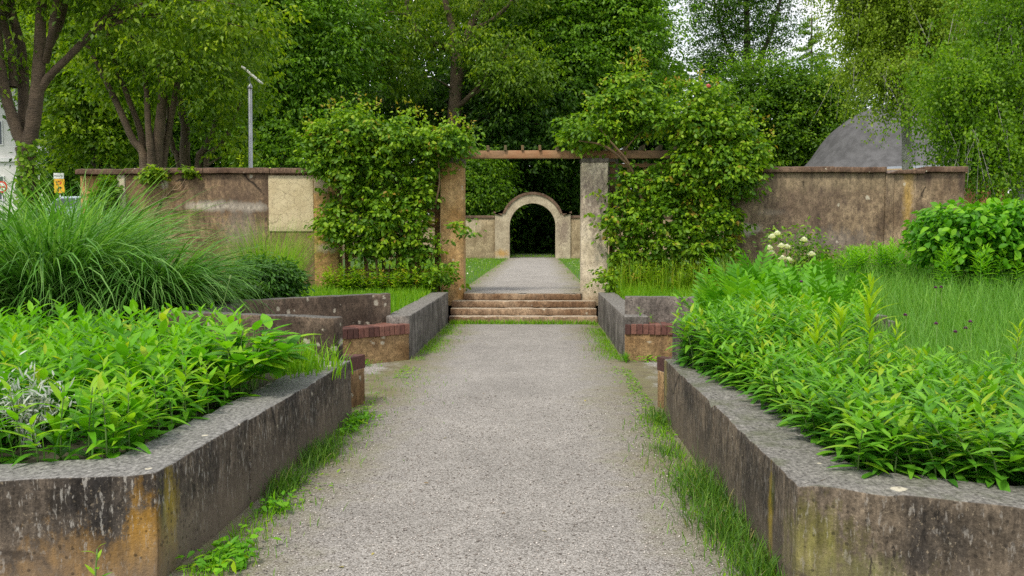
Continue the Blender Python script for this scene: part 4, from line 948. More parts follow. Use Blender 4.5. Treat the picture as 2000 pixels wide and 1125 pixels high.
# parked car
def car(label, loc, rz, paint):
    r = empty('parked_car', loc, label, 'car', rz=rz)
    prof = [(-2.1, .35), (-2.12, .62), (-2.0, .82), (-1.25, .92), (-.55, 1.40), (.75, 1.43), (1.55, .98), (2.05, .92), (2.1, .55), (2.05, .33)]
    bm = bmesh.new(); rows = []
    for yy, k in ((-.84, .0), (-.80, .04), (0, .06), (.80, .04), (.84, 0)):
        rows.append([bm.verts.new((x, yy * (1 - max(0, z - .9) * .32), z + (k if z > .8 else 0))) for x, z in prof])
    for a, b_ in zip(rows[:-1], rows[1:]):
        for i in range(len(prof)): bm.faces.new((a[i], a[(i + 1) % len(prof)], b_[(i + 1) % len(prof)], b_[i]))
    bm.faces.new(rows[0][::-1]); bm.faces.new(rows[-1])
    bmesh.ops.recalc_face_normals(bm, faces=bm.faces[:])
    me = bpy.data.meshes.new('body'); bm.to_mesh(me); bm.free(); obj('body', me, paint, r, world=False)
    for s_ in (-1, 1):
        g_ = [(-1.12, .96), (-.52, 1.34), (.10, 1.37), (.10, .96)]; g2 = [(.16, .96), (.16, 1.37), (.72, 1.37), (1.35, .99)]
        for gg in (g_, g2):
            bm = bmesh.new()
            vs = [bm.verts.new((x, s_ * (.846 * (1 - max(0, z - .9) * .32) + .006), z)) for x, z in gg]; bm.faces.new(vs if s_ < 0 else vs[::-1])
            ex = bmesh.ops.extrude_face_region(bm, geom=bm.faces[:]); bmesh.ops.translate(bm, verts=[v for v in ex['geom'] if isinstance(v, bmesh.types.BMVert)], vec=(0, -s_ * .02, 0))
            me = bpy.data.meshes.new('side_window'); bm.to_mesh(me); bm.free(); obj('side_window', me, M['glass'], r, world=False)
        for xw in (-1.3, 1.3):
            a = Acc(); an = np.linspace(0, 2 * PI, 18)
            tube(a, [(xw, s_ * .70, .32), (xw, s_ * .87, .32)], [.32, .32], 18)
            wh = obj('wheel', a.mesh('wheel'), plain('tyre', (.03, .03, .03), .8), r, world=False)
            a = Acc(); tube(a, [(xw, s_ * .86, .32), (xw, s_ * .885, .32)], [.2, .19], 14); obj('rim', a.mesh('rim'), plain('alloy', (.5, .5, .52), .3, .05, 8, .8), wh, world=False)
    for yy in (-.6, .6):
        obj('headlight', box_mesh('headlight', -2.13, -2.02, yy - .16, yy + .16, .62, .76, .02), M['frame_w'], r, world=False)
    wsh = bmesh.new(); vs = [wsh.verts.new(p) for p in ((-1.22, -.72, .985), (-.60, -.63, 1.415), (-.60, .63, 1.415), (-1.22, .72, .985))]; wsh.faces.new(vs)
    ex = bmesh.ops.extrude_face_region(wsh, geom=wsh.faces[:]); bmesh.ops.translate(wsh, verts=[v for v in ex['geom'] if isinstance(v, bmesh.types.BMVert)], vec=(-.012, 0, .02))
    me = bpy.data.meshes.new('windscreen'); wsh.to_mesh(me); wsh.free(); obj('windscreen', me, M['glass'], r, world=False)
    return r
p_ = P(118, 400, 42)
car('pale blue silver parked car half hidden behind the tall grass by the road sign', (p_.x + .9, 42, bz), .15, plain('car_paint', (.42, .50, .60), .25, .03, 3))

# yellow diversion sign
Ys = 36.5
sg = empty('road_sign', P(105, 440, Ys), 'yellow diversion sign with black arrow below a white street name plate', 'sign')
M['galv'] = plain('galvanised_steel', (.36, .38, .40), .45, .15, 6, .6)
M['yellow'] = plain('sign_yellow', (.80, .42, .01), .45, .05, 5)
M['black'] = plain('sign_black', (.015, .015, .015), .5, .05, 5)
M['red'] = plain('sign_red', (.60, .03, .02), .45, .05, 5)
k_ = Ys / F
x0s, x1s = P(94.5, 0, Ys).x, P(115, 0, Ys).x; zt_, zb2 = P(100, 349, Ys).z, P(100, 377, Ys).z; zh = P(100, 338, Ys).z
a = Acc(); xm = (x0s + x1s) / 2; tube(a, [(xm, Ys + .06, 1.2), (xm, Ys + .06, zh)], [.03, .03], 8); obj('pole', a.mesh('pole', True), M['galv'], sg)
obj('panel', box_mesh('panel', x0s, x1s, Ys, Ys + .025, zb2, zt_ - .01, .006), M['yellow'], sg)
pl = obj('name_plate', box_mesh('name_plate', x0s - .01, x1s - .02, Ys, Ys + .025, zt_, zh, .005), M['frame_w'], sg)
tx = bpy.data.curves.new('lettering', 'FONT'); tx.body = 'Weimar St.'; tx.size = .085; tx.align_x = 'CENTER'; tx.align_y = 'CENTER'; tx.extrude = .002
to = bpy.data.objects.new('lettering', tx); COL.objects.link(to); to.rotation_euler = (PI / 2, 0, 0); to.location = (xm - .02, Ys - .004, (zt_ + zh) / 2); tx.materials.append(M['black'])
bpy.context.view_layer.update()
tm = bpy.data.meshes.new_from_object(to.evaluated_get(bpy.context.evaluated_depsgraph_get())); tm.transform(to.matrix_world); tm.name = 'lettering'
bpy.data.objects.remove(to); obj('lettering', tm, M['black'], pl)
def poly_y(name, pts, y, mat, par):
    return obj(name, prism(name, pts, y - .006, y - .002), mat, par)
w_, h_ = x1s - x0s, zt_ - zb2
def sp(u, v): return (x0s + u * w_, zb2 + v * h_)
poly_y('arrow', [sp(.34, .1), sp(.44, .1), sp(.44, .30), sp(.60, .34), sp(.60, .27), sp(.78, .37), sp(.58, .46), sp(.58, .40), sp(.34, .36)], Ys, M['black'], sg)
poly_y('road_line', [sp(.22, .55), sp(.27, .55), sp(.27, .85), sp(.22, .85)], Ys, M['black'], sg)
poly_y('road_line', [sp(.36, .52), sp(.41, .52), sp(.41, .88), sp(.36, .88)], Ys, M['black'], sg)
poly_y('road_line', [sp(.41, .78), sp(.72, .84), sp(.72, .88), sp(.41, .83)], Ys, M['black'], sg)
poly_y('closed_mark', [sp(.52, .60), sp(.58, .56), sp(.76, .76), sp(.70, .80)], Ys, M['red'], sg)
poly_y('closed_mark', [sp(.52, .75), sp(.57, .79), sp(.69, .66), sp(.66, .62)], Ys + .001, M['red'], sg)
# round red and white sign at the very edge
Yr = 44.0
rs = empty('road_sign', P(3, 420, Yr), 'round red and white traffic sign on a pole at the left edge', 'sign')
c_ = P(3, 365, Yr)
a = Acc(); tube(a, [(c_.x, Yr + .05, bz), (c_.x, Yr + .05, c_.z + .3)], [.03, .03], 8); obj('pole', a.mesh('pole', True), M['galv'], rs)
def disc(r_, y): return prism('disc', [(c_.x + r_ * math.cos(t_), c_.z + r_ * math.sin(t_)) for t_ in np.linspace(0, 2 * PI, 28)[:-1]], y, y + .012)
d_ = obj('disc', disc(.30, Yr), M['red'], rs); obj('centre', disc(.215, Yr - .014), M['frame_w'], d_)
obj('bar', box_mesh('bar', c_.x - .15, c_.x + .15, Yr - .024, Yr - .016, c_.z - .04, c_.z + .04), M['red'], d_)
# lamp post
Yl = 22.0
lp = empty('street_lamp', GB(490, Yl), 'tall grey lamp post rising behind the left wall, slanted pale lamp head', 'street lamp')
a = Acc(); b0 = GB(490, Yl); tp = P(488.5, 172, Yl); tube(a, [b0, (tp.x, Yl, tp.z)], [.058, .048], 14); obj('pole', a.mesh('pole', True), M['galv'], lp)
a = Acc(); cp = P(487.5, 161, Yl); tube(a, [(tp.x, Yl, tp.z), (tp.x, Yl, tp.z + .03), (tp.x, Yl, cp.z)], [.062, .062, .01], 14); obj('pole_cap', a.mesh('pole_cap', True), M['galv'], lp)
a = Acc(); h0, h1 = P(474, 131, Yl - .25), P(511, 163, Yl - .25)
arm = [Vector((tp.x, Yl, cp.z - .03)), P(486, 152, Yl - .1), P(492, 147, Yl - .25)]
a2 = Acc(); tube(a2, arm, [.018, .018, .018], 6); obj('bracket', a2.mesh('bracket'), M['galv'], lp)
dv = (h1 - h0); q_ = dv.to_track_quat('X', 'Z').to_matrix().to_4x4(); q_.translation = (h0 + h1) / 2
hm = box_mesh('lamp_head', -dv.length / 2, dv.length / 2, -.12, .12, -.02, .025, .015); hm.transform(q_)
obj('lamp_head', hm, plain('lamp_white', (.72, .72, .66), .5, .05), lp)

# ------------------------------------------------------------------ dome building on the right
Yd = 60.0; kd = Yd / F
dm = empty('domed_building', GB(1765, Yd), 'building with a dark grey dome and pale gutter behind the right wall', 'building')
M['dome'] = concrete('dome_felt', (.085, .085, .088), (.125, .125, .13), dark=(.05, .05, .05), streak=.2, grime=.15, mott=.15)
cx = P(1768, 0, Yd).x; zg = P(1768, 329, Yd).z
prof = [(0, 205), (25, 206.5), (50, 212), (66, 217), (81, 224), (103, 238), (116, 248), (128, 258), (138, 269), (147, 280), (155, 293), (164, 307), (174, 319), (184, 328), (192, 335), (198, 341)]
bm = bmesh.new(); ns = 72; rings = []
for i, (rp, yp) in enumerate(prof):
    z = zg + (329 - yp) * kd
    if rp == 0: rings.append([bm.verts.new((cx, Yd, z))]); continue
    rings.append([bm.verts.new((cx + rp * kd * math.cos(2 * PI * k / ns), Yd + rp * kd * math.sin(2 * PI * k / ns), z)) for k in range(ns)])
for a, b_ in zip(rings[:-1], rings[1:]):
    for k in range(ns):
        k2 = (k + 1) % ns
        bm.faces.new((a[0], b_[k], b_[k2]) if len(a) == 1 else (a[k], b_[k], b_[k2], a[k2]))
for f in bm.faces: f.smooth = True
bmesh.ops.recalc_face_normals(bm, faces=bm.faces[:])
me = bpy.data.meshes.new('dome'); bm.to_mesh(me); bm.free(); obj('dome', me, M['dome'], dm)
def ringm(name, r0, r1, z0, z1):
    bm = bmesh.new(); V = [[bm.verts.new((cx + r * math.cos(2 * PI * k / 72), Yd + r * math.sin(2 * PI * k / 72), z)) for k in range(72)] for r, z in ((r0, z0), (r1, z0), (r1, z1), (r0, z1))]
    for i in range(4):
        for k in range(72): bm.faces.new((V[i][k], V[i][(k + 1) % 72], V[(i + 1) % 4][(k + 1) % 72], V[(i + 1) % 4][k]))
    bmesh.ops.recalc_face_normals(bm, faces=bm.faces[:]); me = bpy.data.meshes.new(name); bm.to_mesh(me); bm.free(); return me
obj('gutter', ringm('gutter', 5.9, 7.0, zg - .50, zg - .36), plain('zinc', (.34, .38, .45), .35, .08, 3, .3), dm)
obj('fascia', ringm('fascia', 5.5, 7.1, zg - .86, zg - .51), plain('fascia_ochre', (.42, .30, .15), .7, .1, 3), dm)
obj('wall', ringm('wall', 4.6, 5.2, TER, zg - .87), plain('ochre_render', (.45, .22, .10), .85, .12, 2), dm)
for k in range(16):
    t_ = 2 * PI * k / 16 + .1
    a = Acc(); xx, yy = cx + 6.1 * math.cos(t_), Yd + 6.1 * math.sin(t_); tube(a, [(xx, yy, TER), (xx, yy, zg - .88)], [.28, .28], 4)
    obj('post', a.mesh('post'), plain('terracotta', (.42, .19, .08), .8, .12, 2) if k == 0 else bpy.data.materials['terracotta'], dm)

# ------------------------------------------------------------------ climbing roses and wall plants
def rose(label, base, ells, n, Ln, stems, tips, flowers=(), mat='rose', size=.2):
    r = empty('climbing_rose', base, label, 'climbing rose')
    a = Acc()
    for pp, rr in stems:
        pth = bez(pp, 6); tube(a, pth, lerp_r(rr, len(pth)), 6)
    obj('canes', a.mesh('canes', True), M['cane'], r)
    a = Acc(); per = 26
    per = 40; cl, d, rd = ellipsoid_clumps(ells, n // per, .6)
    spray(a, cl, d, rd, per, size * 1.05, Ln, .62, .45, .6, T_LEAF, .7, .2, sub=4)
    for (px, py, Y) in tips:                      # upright young shoots
        p0 = P(px, py, Y); m_ = 26; t_ = rng.random(m_)
        pos = np.array(p0)[None] + np.stack([rng.normal(0, .05, m_), rng.normal(0, .05, m_), t_ * .42], 1)
        place(a, T_LEAF, pos, rng.normal(0, .6, (m_, 3)) + np.array([0, 0, .4]), rng.normal(0, .5, (m_, 3)) + np.array([0, -.3, .8]), Ln * rng.uniform(.5, 1, m_), Ln * .45, .1, np.clip(.62 + .4 * t_ + rng.normal(0, .12, m_), 0, 1))
    obj('foliage', a.mesh('foliage'), M[mat], r)
    for (px, py, Y, sz, mt) in flowers:
        obj('flower', flower_mesh(P(px, py, Y), sz), M[mt], r)
    return r
def flower_mesh(c, sz):
    a = Acc(); n = 26; i = np.arange(n); el = np.linspace(-.2, 1.3, n); az = i * 2.4
    d = np.stack([np.cos(az) * np.cos(el), np.sin(az) * np.cos(el), np.sin(el)], 1)
    place(a, T_LEAF, np.array(c)[None] + d * sz * .12, d + np.array([0, 0, .2]), np.array([0, 0, 1.0]) - d * .3 + .01, sz * .55, sz * .6, -.5, rng.random(n))
    return a.mesh('flower')
Y = 17.25
rose('left climbing rose smothering the trellis and beam left of the gateway', GB(760, Y),
     [E(632, 282, Y, 48, 36, .4), E(690, 270, Y, 75, 50, .5), E(770, 265, Y, 80, 35, .5), E(850, 272, Y, 75, 22, .4), E(690, 330, Y, 60, 45, .4), E(660, 300, Y, 60, 50, .4), E(810, 310, Y + .15, 60, 40, .35), E(740, 320, Y, 60, 35, .3),
      E(700, 440, Y, 75, 30, .35), E(650, 440, Y, 30, 20, .25), E(770, 430, Y, 70, 42, .4), E(825, 370, Y + .1, 22, 50, .3), E(760, 380, Y + .1, 70, 30, .3), E(805, 480, Y, 42, 28, .3), E(735, 475, Y, 60, 18, .25), E(700, 390, Y + .1, 50, 24, .25), E(900, 440, Y - .2, 16, 12, .12), E(858, 540, Y - .3, 26, 16, .2), E(890, 275, Y - .2, 40, 9, .2)],
     27000, .095, [([GB(740, Y), P(730, 480, Y), P(700, 400, Y + .2), P(680, 300, Y + .2)], [.03, .025, .02, .012]), ([GB(770, Y), P(780, 470, Y), P(800, 400, Y), P(820, 330, Y)], [.028, .022, .016, .01]), ([GB(800, Y), P(805, 480, Y - .1), P(790, 440, Y - .2), P(740, 470, Y - .2)], [.02, .016, .01, .006]), ([GB(755, Y), P(765, 500, Y - .1), P(790, 470, Y - .25), P(830, 455, Y - .2)], [.016, .013, .01, .006]), ([P(850, 400, Y), P(858, 360, Y - .1), P(856, 310, Y)], [.02, .018, .012]), ([GB(720, Y), P(715, 500, Y), P(690, 470, Y)], [.02, .016, .008]), ([GB(815, Y), P(812, 500, Y), P(822, 470, Y)], [.022, .018, .01])],
     [(650, 235, Y), (705, 225, Y), (715, 235, Y), (740, 238, Y), (780, 245, Y), (830, 252, Y), (860, 258, Y), (800, 240, Y), (900, 268, Y - .2), (920, 275, Y - .2), (600, 262, Y), (670, 232, Y), (640, 245, Y), (880, 262, Y), (815, 250, Y)])
rose('right climbing rose mounding over the beam and wall, one pink bloom on top', GB(1330, Y),
     [E(1410, 285, Y, 72, 42, .5), E(1380, 330, Y, 75, 45, .5), E(1435, 330, Y, 50, 40, .45), E(1350, 280, Y + .1, 25, 40, .4), E(1390, 240, Y, 70, 40, .45), E(1310, 228, Y, 85, 26, .45), E(1240, 220, Y + .1, 60, 28, .4), E(1170, 245, Y, 65, 30, .4), E(1130, 265, Y, 30, 18, .3), E(1240, 180, Y, 40, 35, .3), E(1380, 195, Y, 40, 25, .3), E(1455, 290, Y, 40, 36, .4), E(1200, 205, Y, 50, 24, .3),
      E(1240, 370, Y + .1, 50, 36, .3), E(1320, 360, Y + .1, 60, 30, .3), E(1300, 420, Y, 90, 30, .35), E(1390, 430, Y, 55, 40, .35), E(1230, 440, Y, 40, 45, .3), E(1330, 470, Y, 75, 28, .3), E(1410, 475, Y, 40, 25, .25), E(1240, 500, Y, 45, 22, .25), E(1450, 368, Y, 26, 14, .25), E(1195, 430, Y - .2, 18, 14, .12), E(1340, 510, Y, 60, 12, .2), E(1200, 540, Y - .3, 22, 18, .2)],
     33000, .095, [([GB(1290, Y), P(1270, 450, Y), P(1240, 350, Y), P(1225, 320, Y - .15), P(1180, 285, Y - .2), P(1130, 275, Y - .2)], [.035, .03, .03, .03, .025, .012]), ([P(1235, 335, Y - .1), P(1222, 310, Y - .2), P(1200, 285, Y - .25), P(1170, 250, Y - .2)], [.026, .024, .02, .01]), ([GB(1350, Y), P(1350, 450, Y + .2), P(1360, 350, Y + .2), P(1390, 240, Y)], [.035, .03, .022, .012]), ([P(1190, 285, Y), P(1215, 240, Y), P(1240, 190, Y)], [.016, .012, .007]), ([P(1215, 300, Y), P(1250, 260, Y), P(1300, 230, Y)], [.016, .012, .007]), ([GB(1215, Y), P(1212, 450, Y - .1), P(1225, 380, Y)], [.022, .018, .01])],
     [(1225, 150, Y), (1240, 135, Y), (1250, 145, Y), (1262, 160, Y), (1300, 200, Y), (1345, 200, Y), (1365, 180, Y), (1400, 195, Y), (1430, 235, Y), (1470, 250, Y), (1490, 270, Y), (1180, 195, Y), (1145, 225, Y), (1320, 195, Y), (1215, 165, Y), (1232, 160, Y), (1255, 175, Y), (1505, 290, Y)],
     [(1383, 171, Y - .3, .1, 'pink_petal')])
def leaf_heap(name, label, cat, ells, n, Ln, mat, size=.15, tmpl=T_LEAF, group=None, wd=.7):
    a = Acc(); per = 22; cl, d, rd = ellipsoid_clumps(ells, max(4, n // per), .4); spray(a, cl, d, rd, per, size, Ln, wd, .3, .6, tmpl)
    o = obj(name, a.mesh(name), M[mat]); tag(o, label, cat, group); return o
leaf_heap('ivy', 'larger ivy tuft hanging over the coping of the left wall', 'ivy', [E(300, 336, WY - .12, 26, 9, .15), E(290, 342, WY - .15, 14, 9, .1)], 420, .10, 'tree_lime', .1)
leaf_heap('ivy', 'small ivy tuft on the coping right of the larger tuft', 'ivy', [E(368, 333, WY - .12, 15, 7, .12)], 200, .09, 'tree_lime', .09)
leaf_heap('ivy', 'ivy trailing down the pale post at the left end of the wall', 'ivy', [E(208, 345, WY - .1, 14, 14, .12), E(215, 370, WY - .15, 18, 26, .15), E(200, 395, WY - .2, 30, 25, .2)], 800, .10, 'tree_mid', .12)
a = Acc(); p0 = P(470, 330, WY + .1); m_ = 30; t_ = rng.random(m_)
place(a, T_LEAF, np.array(P(470, 329, WY + .05))[None] + np.stack([rng.normal(0, .02, m_), rng.normal(0, .02, m_), t_ * .28], 1), rng.normal(0, .6, (m_, 3)) + np.array([0, 0, .2]), rng.normal(0, .4, (m_, 3)) + np.array([0, 0, 1]), .06, .03, .1, .8)
tag(obj('seedling', a.mesh('seedling'), M['tree_lime']), 'tiny bright seedling sprouting from the coping near the lamp post', 'plant')
a = Acc()
for q in ([(300, 418), (312, 395), (322, 372), (318, 348)], [(312, 395), (335, 372), (352, 352)], [(305, 410), (290, 385), (270, 355)], [(322, 372), (300, 360), (285, 352)], [(335, 372), (350, 368), (362, 350)], [(300, 418), (330, 408), (352, 410)], [(318, 385), (345, 385), (368, 360)]):
    pth = bez([P(x, y, WY - .03) for x, y in q], 5); tube(a, pth, lerp_r([.014, .006], len(pth)), 5)
tag(obj('dead_vine', a.mesh('dead_vine', True), plain('dry_vine', (.26, .18, .11), .9, .2, 30)), 'bare dry vine clinging to the left wall below the ivy tufts', 'vine')

# ------------------------------------------------------------------ reeds, shrubs and grass in the left bed
def reed(label, base, n, Lr, spread, tintc=.5, group='tall arching grass clumps in the left bed', wd=.030, bend=(1.3, 2.9), mat='reed'):
    r = empty('ornamental_grass', base, label, 'ornamental grass', group)
    a = Acc(); az = rng.uniform(0, 2 * PI, n); rr = spread * np.sqrt(rng.random(n))
    b = np.array(base)[None] + np.stack([np.cos(az) * rr, np.sin(az) * rr, np.zeros(n)], 1)
    az2 = az + rng.normal(0, .6, n)
    blades(a, b, az2, Lr * rng.uniform(.45, 1.1, n), wd * rng.uniform(.6, 1.25, n), np.abs(rng.normal(.2, .2, n)), rng.uniform(bend[0], bend[1], n), 8, np.clip(rng.normal(tintc, .3, n), 0, 1), 1.25)
    obj('blades', a.mesh('blades', True), M[mat], r); return r
reed('largest arching grass clump with dark hollow base, beside the left recess wall', GB(290, 9.8), 2500, 1.62, .32, .5, bend=(1.5, 2.9))
reed('second arching grass clump at the far left of the front bed', GB(95, 9.5), 2200, 2.15, .42, .5, bend=(1.2, 2.6))
reed('pale tall grass clump standing behind the two big clumps', GB(150, 11.6), 1700, 2.35, .45, .62, bend=(.9, 2.3))
reed('grass clump cut by the left edge of the picture', GB(-40, 9.8), 1700, 2.3, .45)
reed('taller grass clump in front of the forked tree', GB(20, 12.2), 1500, 2.5, .5, .6)
reed('thin grass clump at the foot of the ivy covered wall post', GB(190, 14.0), 900, 2.0, .35, .55, bend=(.8, 2.0))
reed('fine hair thin grass tuft above the dark shrub', GB(525, 13.2), 1900, 1.5, .3, .75, 'fine grass by the wall', .006, (.3, 1.0), 'lawn')
leaf_heap('shrub', 'rounded dark green shrub beneath the fine grass tuft', 'shrub', [E(510, 540, 12.2, 62, 42, .5), E(550, 548, 12.4, 42, 36, .4), E(475, 556, 12.0, 40, 32, .4)], 8000, .075, 'shrub', .13, T_LEAF, None, .42)

def mz(x, y): return TER - .04 + np.clip((y - 8) * .035, 0, .3)
# lawn and ground cover ------------------------------------------------------
def scatter_blades(acc, poly_fn, x0, x1, y0, y1, n, z, Lr, wd, tc=.5, nseg=2, bend=(.2, 1.0)):
    x = rng.uniform(x0, x1, n); y = rng.uniform(y0, y1, n); k = poly_fn(x, y); x, y = x[k], y[k]; n = len(x)
    zz = np.broadcast_to(z(x, y) if callable(z) else z, (n,))
    nv = np.array([noise.noise(Vector((a * .8, b_ * .8, 3))) for a, b_ in zip(x, y)])
    blades(acc, np.stack([x, y, zz], 1), rng.uniform(0, 2 * PI, n), rng.uniform(*Lr, n) * (1 + nv * .35), rng.uniform(*wd, n), np.abs(rng.normal(0, .25, n)), rng.uniform(*bend, n), nseg, np.clip(rng.normal(tc, .2, n) + nv * .3, 0, 1))
ga = Acc()
scatter_blades(ga, lambda x, y: (x < -2.02) & (y > 12.3 + (x + 1.95) * .9), -5.2, -2.0, 10.5, 17.5, 15000, TER - .04, (.14, .32), (.010, .018), .6)
a_ = obj('grass', ga.mesh('grass'), M['lawn']); tag(a_, 'bright lush grass in the bed between the left bench and the climbing rose', 'grass', kind='stuff')
ga = Acc()
scatter_blades(ga, lambda x, y: (y > 12.2), 1.5, 5.5, 12.1, 17.5, 17000, lambda x, y: np.where(x > 3.8, mz(x, y), TER - .04), (.16, .38), (.010, .018), .65)
a_ = obj('grass', ga.mesh('grass'), M['lawn']); tag(a_, 'bright lush grass behind the far right bench', 'grass', kind='stuff')
ga = Acc()
edge_l = lambda x, y: (x < -1.5 - .12 * np.sin(y * 1.7)) 
scatter_blades(ga, edge_l, -7, -1.4, 18.2, 46, 15000, TER, (.06, .13), (.014, .024), .6, 1)
scatter_blades(ga, lambda x, y: (x > .98 + .1 * np.sin(y * 1.3)), .9, 6.5, 18.2, 46, 12000, TER, (.06, .13), (.014, .024), .6, 1)
scatter_blades(ga, lambda x, y: (x > -20), -4, 4, 48, 52, 2500, TER, (.08, .2), (.02, .04), .6, 1)
a_ = obj('grass', ga.mesh('grass'), M['lawn']); tag(a_, 'lawn either side of the upper path beyond the gateway', 'lawn', kind='stuff')
da = Acc(); n = 260; x = np.where(rng.random(n) < .5, rng.uniform(-4, -1.75, n), rng.uniform(1.2, 3, n)); y = rng.uniform(19, 42, n)
place(da, T_DIAM, np.stack([x, y, np.full(n, TER + .12)], 1), rng.normal(0, 1, (n, 3)) * np.array([1, 1, .2]), np.tile([0, 0, 1.0], (n, 1)), .05, .05, 0, .8)
tag(obj('daisies', da.mesh('daisies'), M['white_petal']), 'tiny white daisies dotted over the lawn beyond the gateway', 'flowers', kind='stuff')

# meadow on the right
sheet('bed_soil_slope', [(3.6, 8.2, TER - .03), (14, 8.2, TER - .03), (14, 17.6, TER + .29), (3.9, 17.6, TER + .29), (3.9, 12.3, TER + .1), (3.7, 12.0, TER + .1)], 0, M['soil'])
ga = Acc()
scatter_blades(ga, lambda x, y: ((y > 8.3) & (x > 3.6)) | ((y > 5.5) & (y < 8.9) & (x > 2.5)) | ((y > 8.0) & (x > 3.4)), 2.5, 9.5, 5.4, 16.5, 40000, mz, (.30, .62), (.006, .012), .55, 3, (.3, 1.3))
a_ = obj('meadow_grass', ga.mesh('meadow_grass', True), M['meadow']); tag(a_, 'tall soft meadow grass across the right bed', 'grass', kind='stuff')

# ------------------------------------------------------------------ leafy plants with single leaves
LEAFV = {}
def leaf_variants(kind, L_, W_, mat, curls, tints):
    out = []
    for c in curls:
        for t in tints:
            a = Acc(); place(a, T_FINE, [(0, 0, 0)], [(0, 1, 0)], [(0, 0, 1)], L_, W_, c, t)
            me = a.mesh('leaf', True); me.materials.append(M[mat]); out.append(me)
    LEAFV[kind] = out
leaf_variants('lance', .165, .043, 'bed_blue', (.1, .35, .6), (.25, .5, .75, .95))
leaf_variants('broad', .26, .105, 'bed', (.05, .2, .38), (.25, .5, .75, .95))
leaf_variants('aster', .165, .042, 'bed', (.1, .35, .6), (.25, .5, .75, .95))
leaf_variants('lily', .20, .027, 'lily', (.05, .3, .5), (.2, .45, .7, .95))
def leaf_frame(f, up):
    f = Vector(f).normalized(); r = f.cross(Vector(up)).normalized(); u = r.cross(f)
    return Matrix((r, f, u)).transposed()
def leaf_obj(kind, root, pos, fwd, up, s, yellow=None):
    v = LEAFV[kind]
    me = random.choice(v) if yellow is None else v[random.randrange(3) * 4 + min(3, max(0, int(yellow * 4)))]
    o = bpy.data.objects.new('leaf', me); COL.objects.link(o); o.parent = root
    o.matrix_local = Matrix.Translation(pos) @ (leaf_frame(fwd, up).to_4x4()) @ Matrix.Scale(s, 4)
    return o
def stem_layout(h, n, ang0, ang1, lean, z0=.05, r0=0.004):
    """leaves spiralling up one stem: positions, directions, relative size; top leaves are younger and more upright"""
    out = []; la = random.uniform(0, 2 * PI); lv = Vector((math.cos(la) * lean, math.sin(la) * lean, 0))
    a = random.uniform(0, 6)
    for i in range(n):
        t = z0 + (1 - z0) * (i / max(1, n - 1)) ** .85
        a += 2.4 + random.uniform(-.3, .3)
        p = Vector((0, 0, t * h)) + lv * (t * t * h)
        el = ang0 + (ang1 - ang0) * t + random.uniform(-.2, .2)
        d = Vector((math.cos(a) * math.cos(el), math.sin(a) * math.cos(el), math.sin(el))) + lv * .2
        s = (1.0 - .45 * max(0, (t - .7) / .3)) * random.uniform(.8, 1.12)
        out.append((p, d, s, t))
    return out, lv
def leafy_plant(name, kind, loc, h, n, label, cat, group, ang=(.1, .9), lean=.15, scale=1.0, rz=0.0):
    r = empty(name, loc, label, cat, group, rz)
    lay, lv = stem_layout(h, n, ang[0], ang[1], lean)
    a = Acc(); pth = [(0, 0, -.03), tuple(lv * .25 * h + Vector((0, 0, h * .5))), tuple(lv * h + Vector((0, 0, h)))]
    tube(a, bez(pth, 3), lerp_r([.0055, .003], 7), 5); obj('stem', a.mesh('stem', True), M['stem'], r, world=False)
    for p, d, s, t in lay: leaf_obj(kind, r, p, d, (0, 0, 1), s * scale, min(.99, max(0, .15 + .75 * t + random.gauss(0, .2))))
    return r
def mass_plants(acc, spots, hr, n, ang, L_, W_, lean=.15, tmpl=T_LEAF):
    PP, DD, SS, TT = [], [], [], []
    for (x, y, z) in spots:
        lay, lv = stem_layout(random.uniform(*hr), n, ang[0], ang[1], lean)
        b = random.gauss(0, .2)
        for p, d, s, t in lay: PP.append((x + p.x, y + p.y, z + p.z)); DD.append(tuple(d)); SS.append(s); TT.append(.12 + .6 * t + b)
    SS = np.array(SS); m_ = len(SS)
    place(acc, tmpl, PP, DD, np.tile([0, 0, 1.0], (m_, 1)) + rng.normal(0, .15, (m_, 3)), SS * L_, SS * W_, rng.uniform(.05, .6, m_), np.clip(np.array(TT) + rng.normal(0, .13, m_), 0, 1))

def pois(n, fn, x0, x1, y0, y1, dmin):
    """scattered spots at least dmin apart"""
    out = []; tries = 0; g = {}
    while len(out) < n and tries < n * 40:
        tries += 1; x, y = random.uniform(x0, x1), random.uniform(y0, y1)
        if not fn(x, y): continue
        c = (int(x / dmin), int(y / dmin))
        if any((x - a) ** 2 + (y - b_) ** 2 < dmin * dmin for i in (-1, 0, 1) for j in (-1, 0, 1) for a, b_ in g.get((c[0] + i, c[1] + j), ())): continue
        g.setdefault(c, []).append((x, y)); out.append((x, y))
    return out
# right bed: lance leaved ground cover along the wall
def in_right(x, y): return y > 3.89 - .37 * (x - 1.17) + .37 and x > (1.53 if y < 6 else 1.53 - .15 * (y - 6)) and not (y > 7.85 + (x - 1.16) * .27 and x < 3.6)
front = lambda x, y: in_right(x, y) and (x < (1.76 if y < 6 else 1.76 - .15 * (y - 6)) or y < 3.89 - .37 * (x - 1.17) + .68)
spots_f = pois(110, front, 1.3, 3.4, 3.2, 7.85, .088)
for (x, y) in spots_f:
    leafy_plant('leafy_plant', 'lance', (x, y, TER - .03), random.uniform(.2, .34) + max(0, y - 6.3) * .12, 15, 'narrow leaved bedding plant in the front row on the right planter wall', 'plant', 'narrow leaved plants edging the right wall', (-.3, .75), .4)
rest = pois(1700, lambda x, y: in_right(x, y) and y < 8.2 and (y < 5.7 + .35 * math.sin(x * 3.1) or x < 2.55), 1.3, 5.0, 3.2, 8.3, .078)
